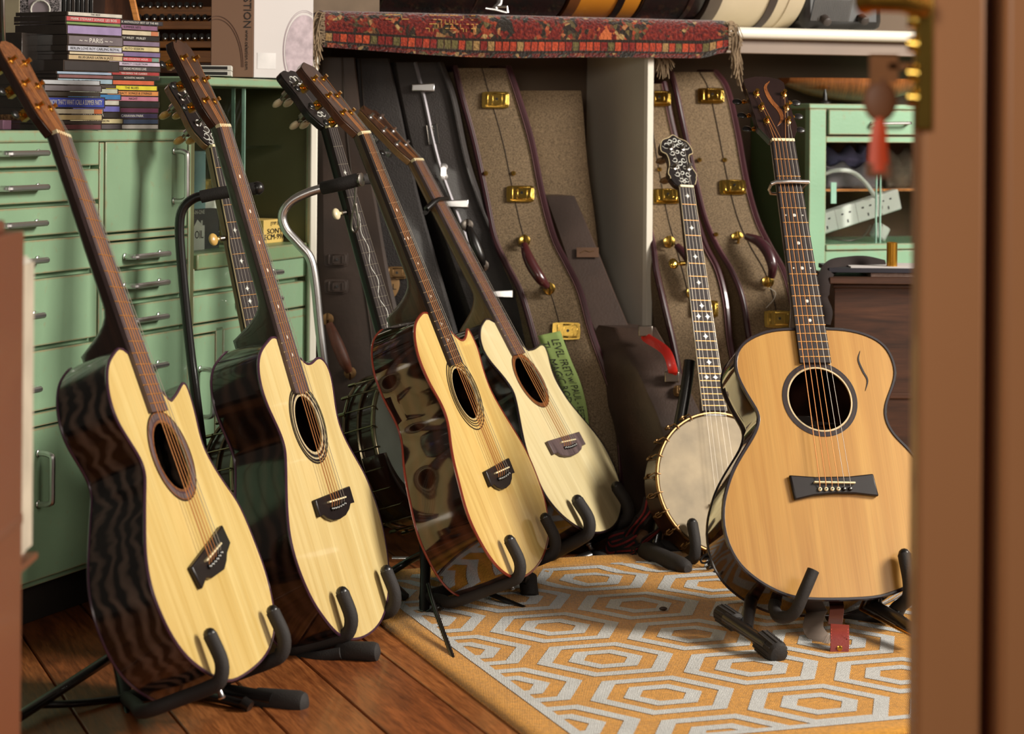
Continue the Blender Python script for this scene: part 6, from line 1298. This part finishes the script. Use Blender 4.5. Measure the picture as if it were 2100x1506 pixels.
o = MB().lathe([(.0112, 0), (.0112, .0), (.0112, h_ - .001), (.0095, h_), (.0092, h_ - .03), (.0, h_ - .031)], Pz, (0, 0, 1), 28).build('brass_cylinder', plain('polished_brass', (214, 156, 60), .3, 1, 0, .1), smooth=40); tag(o, 'upright polished brass cylinder on the papers at right', 'cylinder')
m_cloth = plain('black_cloth', (34, 24, 22), .95, 0, 0, .2, 20)
o = MB().tube(cr([W(1812, 548, 4.72), W(1775, 540, 4.71), W(1740, 541, 4.70), W(1705, 548, 4.66), W(1690, 575, 4.62), W(1686, 610, 4.61), W(1696, 640, 4.60), W(1692, 664, 4.60)], 6), [(.010, .016)] * 30 + [(.008, .012)] * 13, 8, flat=(0, -1, .3)).build('black_strap', m_cloth, smooth=True); tag(o, 'black cloth strap draped over the left corner of the chest', 'strap')

# ================================================================ straps, loose things on the floor
m_rl = plain('red_brown_leather', (122, 42, 34), .5, 0, .1, .15, 40, .15, 300); m_gs = plain('grey_suede', (134, 118, 106), .95, 0, 0, .15, 30); m_dl = plain('dark_brown_leather', (70, 34, 24), .4, 0, .2)
def ribbon(name, pts, wd, th, mat, parent=None, flat=(1, 0, 0), n=6):
    c = cr(pts, n); o = MB().tube(c, [(wd / 2 * 1.2, th)] * len(c), 4, flat=flat).build(name, mat, parent); o.modifiers.new('b', 'BEVEL').width = .0006
    if parent is not None: o.matrix_parent_inverse = parent.matrix_world.inverted()
    return o
st = thing('leather_strap', 'red-brown leather guitar strap with grey suede backing hanging to the rug under the orange-topped guitar', 'strap', Matrix.Translation(floor_pt(1715, 1366)))
st['label'] = 'red-brown leather strap with grey suede back, hanging to the rug below the orange-topped guitar'
ribbon('strap_front', [W(1722, 1282, 3.70), W(1722, 1300, 3.67), W(1722, 1325, 3.655), W(1719, 1350, 3.65), W(1714, 1363, 3.66), W(1706, 1352, 3.69), W(1702, 1330, 3.71)], .036, .0018, m_rl, st)
ribbon('strap_back', [W(1690, 1240, 3.84), W(1672, 1262, 3.80), W(1668, 1290, 3.76), W(1684, 1310, 3.73), W(1706, 1312, 3.72)], .040, .0016, m_gs, st, (1, 0, .2))
ribbon('strap_back', [W(1668, 1290, 3.765), W(1674, 1312, 3.74), W(1684, 1326, 3.72), W(1708, 1330, 3.71)], .030, .0016, m_gs, st, (.9, 0, .4))
ribbon('strap_end', [W(1716, 1240, 3.79), W(1716, 1252, 3.75), W(1714, 1268, 3.72), W(1712, 1284, 3.71)], .028, .0022, m_dl, st)
o = MB().lathe([(.003, 0), (.0045, .0005), (.0045, .0015), (.003, .002)], W(1722, 1330, 3.652), (0, -1, .1), 12).build('eyelet', m_gold, st, smooth=True); o.matrix_parent_inverse = st.matrix_world.inverted()
for sx in (-17, 17):
    m = MB()
    for i in range(10): m.tube([W(1722 + sx, 1290 + i * 6, 3.663 - i * .0010), W(1722 + sx, 1293 + i * 6, 3.662 - i * .0010)], .0006, 4)
    o = m.build('stitching', plain('red_thread', (190, 80, 66), .8) if sx < 0 else bpy.data.materials['red_thread'], st); o['kind'] = 'stuff'; o.matrix_parent_inverse = st.matrix_world.inverted()
m_bs = plain('black_webbing', (30, 22, 21), .85); m_rs = plain('red_woven_stripe', (120, 30, 30), .85, 0, 0, .3, 90)
ws = thing('woven_strap', 'black woven strap with red stripes trailing on the floor beside the open-back banjo', 'strap', Matrix.Translation(floor_pt(1290, 1140)))
def webbing(pts, flat):
    ribbon('webbing', pts, .032, .0016, m_bs, ws, flat)
    d = Vector(flat).normalized()
    for s_ in (-.007, .007): ribbon('red_stripe', [Vector(p) + d * s_ + Vector((0, -.003, .001)) for p in pts], .005, .0012, m_rs, ws, flat)
webbing([W(1334, 1022, 4.50), W(1328, 1048, 4.49), W(1312, 1070, 4.48), W(1300, 1084, 4.49), W(1290, 1100, 4.50)], (1, 0, .3))
webbing([W(1368, 1072, 4.46), W(1340, 1098, 4.44), W(1315, 1118, 4.43), W(1296, 1134, 4.42), W(1260, 1138, 4.46)], (.6, 0, .8))
webbing([W(1300, 1098, 4.50), W(1270, 1102, 4.5), W(1246, 1112, 4.5), W(1252, 1128, 4.48), W(1280, 1120, 4.46), W(1304, 1106, 4.46)], (.3, 0, 1))
ml = MB()
ra = random.Random(5)
for i in range(9):
    P = floor_pt(1458 + ra.uniform(-14, 22), 1176 + ra.uniform(-8, 6)) + Vector((0, 0, .012 + .010 * ra.random())); rr = ra.uniform(.010, .016); q = ra.uniform(0, 3)
    ml.tube([P + Vector((rr * math.cos(a * .63), rr * .6 * math.sin(a * .63), rr * .7 * math.sin(a * .63 + q))) for a in range(10)], .0022, 5, closed=True)
o = ml.build('cable_bundle', m_black, smooth=True); tag(o, 'small tangled bundle of black cord on the rug edge by the open-back banjo', 'cord')
P = floor_pt(1360, 1258) + Vector((0, 0, .008)); o = MB().ball(P, .006, (1.2, .8, .6), nu=8, nv=6).build('wood_chip', m_dkcase); tag(o, 'tiny dark crumb lying on the rug between the two stands', 'crumb')
o = MB().lathe([(.012, 0), (.0135, .004), (.012, .030), (.010, .034)], W(1318, 1098, 4.55), (-.2, -1, -.1), 12).build('wooden_disc', plain('pale_brown_wood', (120, 86, 58), .6), smooth=True); tag(o, 'round pale brown wooden disc among the dark straps near the floor', 'disc')

# ================================================================ blurred foreground: door with lock, brown unit with papers
m_door = plain('varnished_door_wood', (154, 104, 66), .45, 0, .1, .05, 3, stretch=(1, 1, .2)); m_doord = plain('dark_wood_and_rebate_shade', (106, 60, 36), .5, 0, .1, .06, 3, stretch=(1, 1, .2))
def vbox(m, xa, xb, Z0, Z1, z0=0.0, z1=1.9, Zr=None):
    a, b = W(xa, 753, Zr or Z0).x, W(xb, 753, Zr or Z0).x; return m.box(((a + b) / 2, (Z0 + Z1) / 2, (z0 + z1) / 2), (b - a, Z1 - Z0, z1 - z0))
door = vbox(MB(), 1866, 1994, 1.856, 1.90, Zr=1.90).build('door_1', m_door, bevel=.004); door['kind'] = 'structure'
jm = vbox(MB(), 1985, 2075, 1.93, 2.05).build('trim_1', m_doord, bevel=.003); jm['kind'] = 'structure'  # rebate beside the door, its shadow line painted in with the darker wood
jm = vbox(MB(), 2056, 2500, 1.88, 2.05).build('trim_2', m_door, bevel=.006); jm['kind'] = 'structure'
lp = vbox(MB(), 1870, 1908, 1.850, 1.8565, W(0, 252, 1.9).z, 1.1, Zr=1.853).build('lock_plate', m_brass, door, bevel=.002)
for y in (40, 90, 150, 200): MB().tube([W(1862, y, 1.850), W(1884, y + 2, 1.848)], .007, 10).build('lock_bolt', m_brass, door, smooth=True)
MB().tube([W(1890, 14, 1.84), W(1850, 2, 1.82), W(1790, 0, 1.82), W(1770, 8, 1.83)], .010, 10).build('door_handle', m_gold, door, smooth=True)
ky = thing('key', 'blurred key with brown leather fob and red tag hanging from the door lock', 'key', Matrix.Translation(W(1812, 140, 1.9)))
def kyp(m, nm, mt, sm=True): o = m.build(nm, mt, ky, smooth=sm); o.matrix_parent_inverse = ky.matrix_world.inverted(); return o
m_fob = plain('brown_leather_fob', (104, 62, 34), .6); kyp(MB().box(W(1812, 142, 1.9), (.024, .004, .024)).box(W(1848, 136, 1.9), (.022, .004, .005)), 'key_bow', plain('dull_brass_key', (130, 84, 48), .5, .4), False)
kyp(MB().ball(W(1805, 208, 1.9), .0145, (1, .3, 1.25)), 'fob', m_fob); kyp(MB().tube([W(1811, 160, 1.9), W(1806, 186, 1.9)], .003, 8), 'ring', m_fob)
kyp(MB().tube([W(1803, 240, 1.9), W(1803, 268, 1.9), W(1801, 300, 1.9), W(1802, 352, 1.9)], [(.004, .003), (.007, .003), (.008, .003), (.010, .004)], 8), 'tag', plain('red_tag', (190, 66, 30), .5)); kyp(MB().box(W(1801, 350, 1.9), (.021, .006, .012)), 'tag_end', m_fob, False)
m_bu = plain('brown_varnished_panel', (110, 60, 34), .45, 0, .1, .06, 3)
zu = W(20, 496, 2.1).z; bu = thing('side_unit', 'blurred reddish brown wooden unit at the left picture edge, papers against its side', 'cabinet', Matrix.Translation((W(-40, 753, 2.1).x, 2.2, 0)))
def bup(m, nm, mt, bevel=.002): o = m.build(nm, mt, bu, bevel=bevel); o.matrix_parent_inverse = bu.matrix_world.inverted(); return o
xa, xb = W(-260, 753, 2.3).x, W(48, 753, 2.3).x
bup(MB().box(((xa + xb) / 2, 2.2, zu / 2), (xb - xa, .2, zu)), 'side_panel', m_bu); bup(MB().box(((xa + W(14, 0, 2.3).x) / 2, 2.2, zu + .005), (W(14, 0, 2.3).x - xa, .2, .012)), 'top', m_doord); bup(MB().box(((xa + xb) / 2 + .001, 2.2, W(0, 1142, 2.1).z), (xb - xa, .202, .012)), 'moulding', m_doord)
for i, (x, yt, yb, c) in enumerate(((53, 524, 1136, (206, 196, 178)), (60, 530, 1120, (214, 208, 196)), (67, 536, 1118, (188, 176, 156)))):
    a = W(x - 3.4, yb, 2.4); b = W(x + 3.4, yt, 2.4); o = MB().box(((a.x + b.x) / 2, 2.34, (a.z + b.z) / 2), (b.x - a.x, .12, b.z - a.z)).build('paper_bundle', plain('paper_edge_%d' % i, c, .8)); tag(o, ['tall cream paper bundle nearest the brown unit at left edge', 'middle tall white paper bundle beside the brown unit', 'outer tan paper bundle right of the brown unit'][i], 'paper', None)
bup(MB().box((W(58, 1140, 2.39).x - .002, 2.34, W(58, 1140, 2.39).z - .001), (.020, .12, .006)), 'ledge', m_bu, .0)
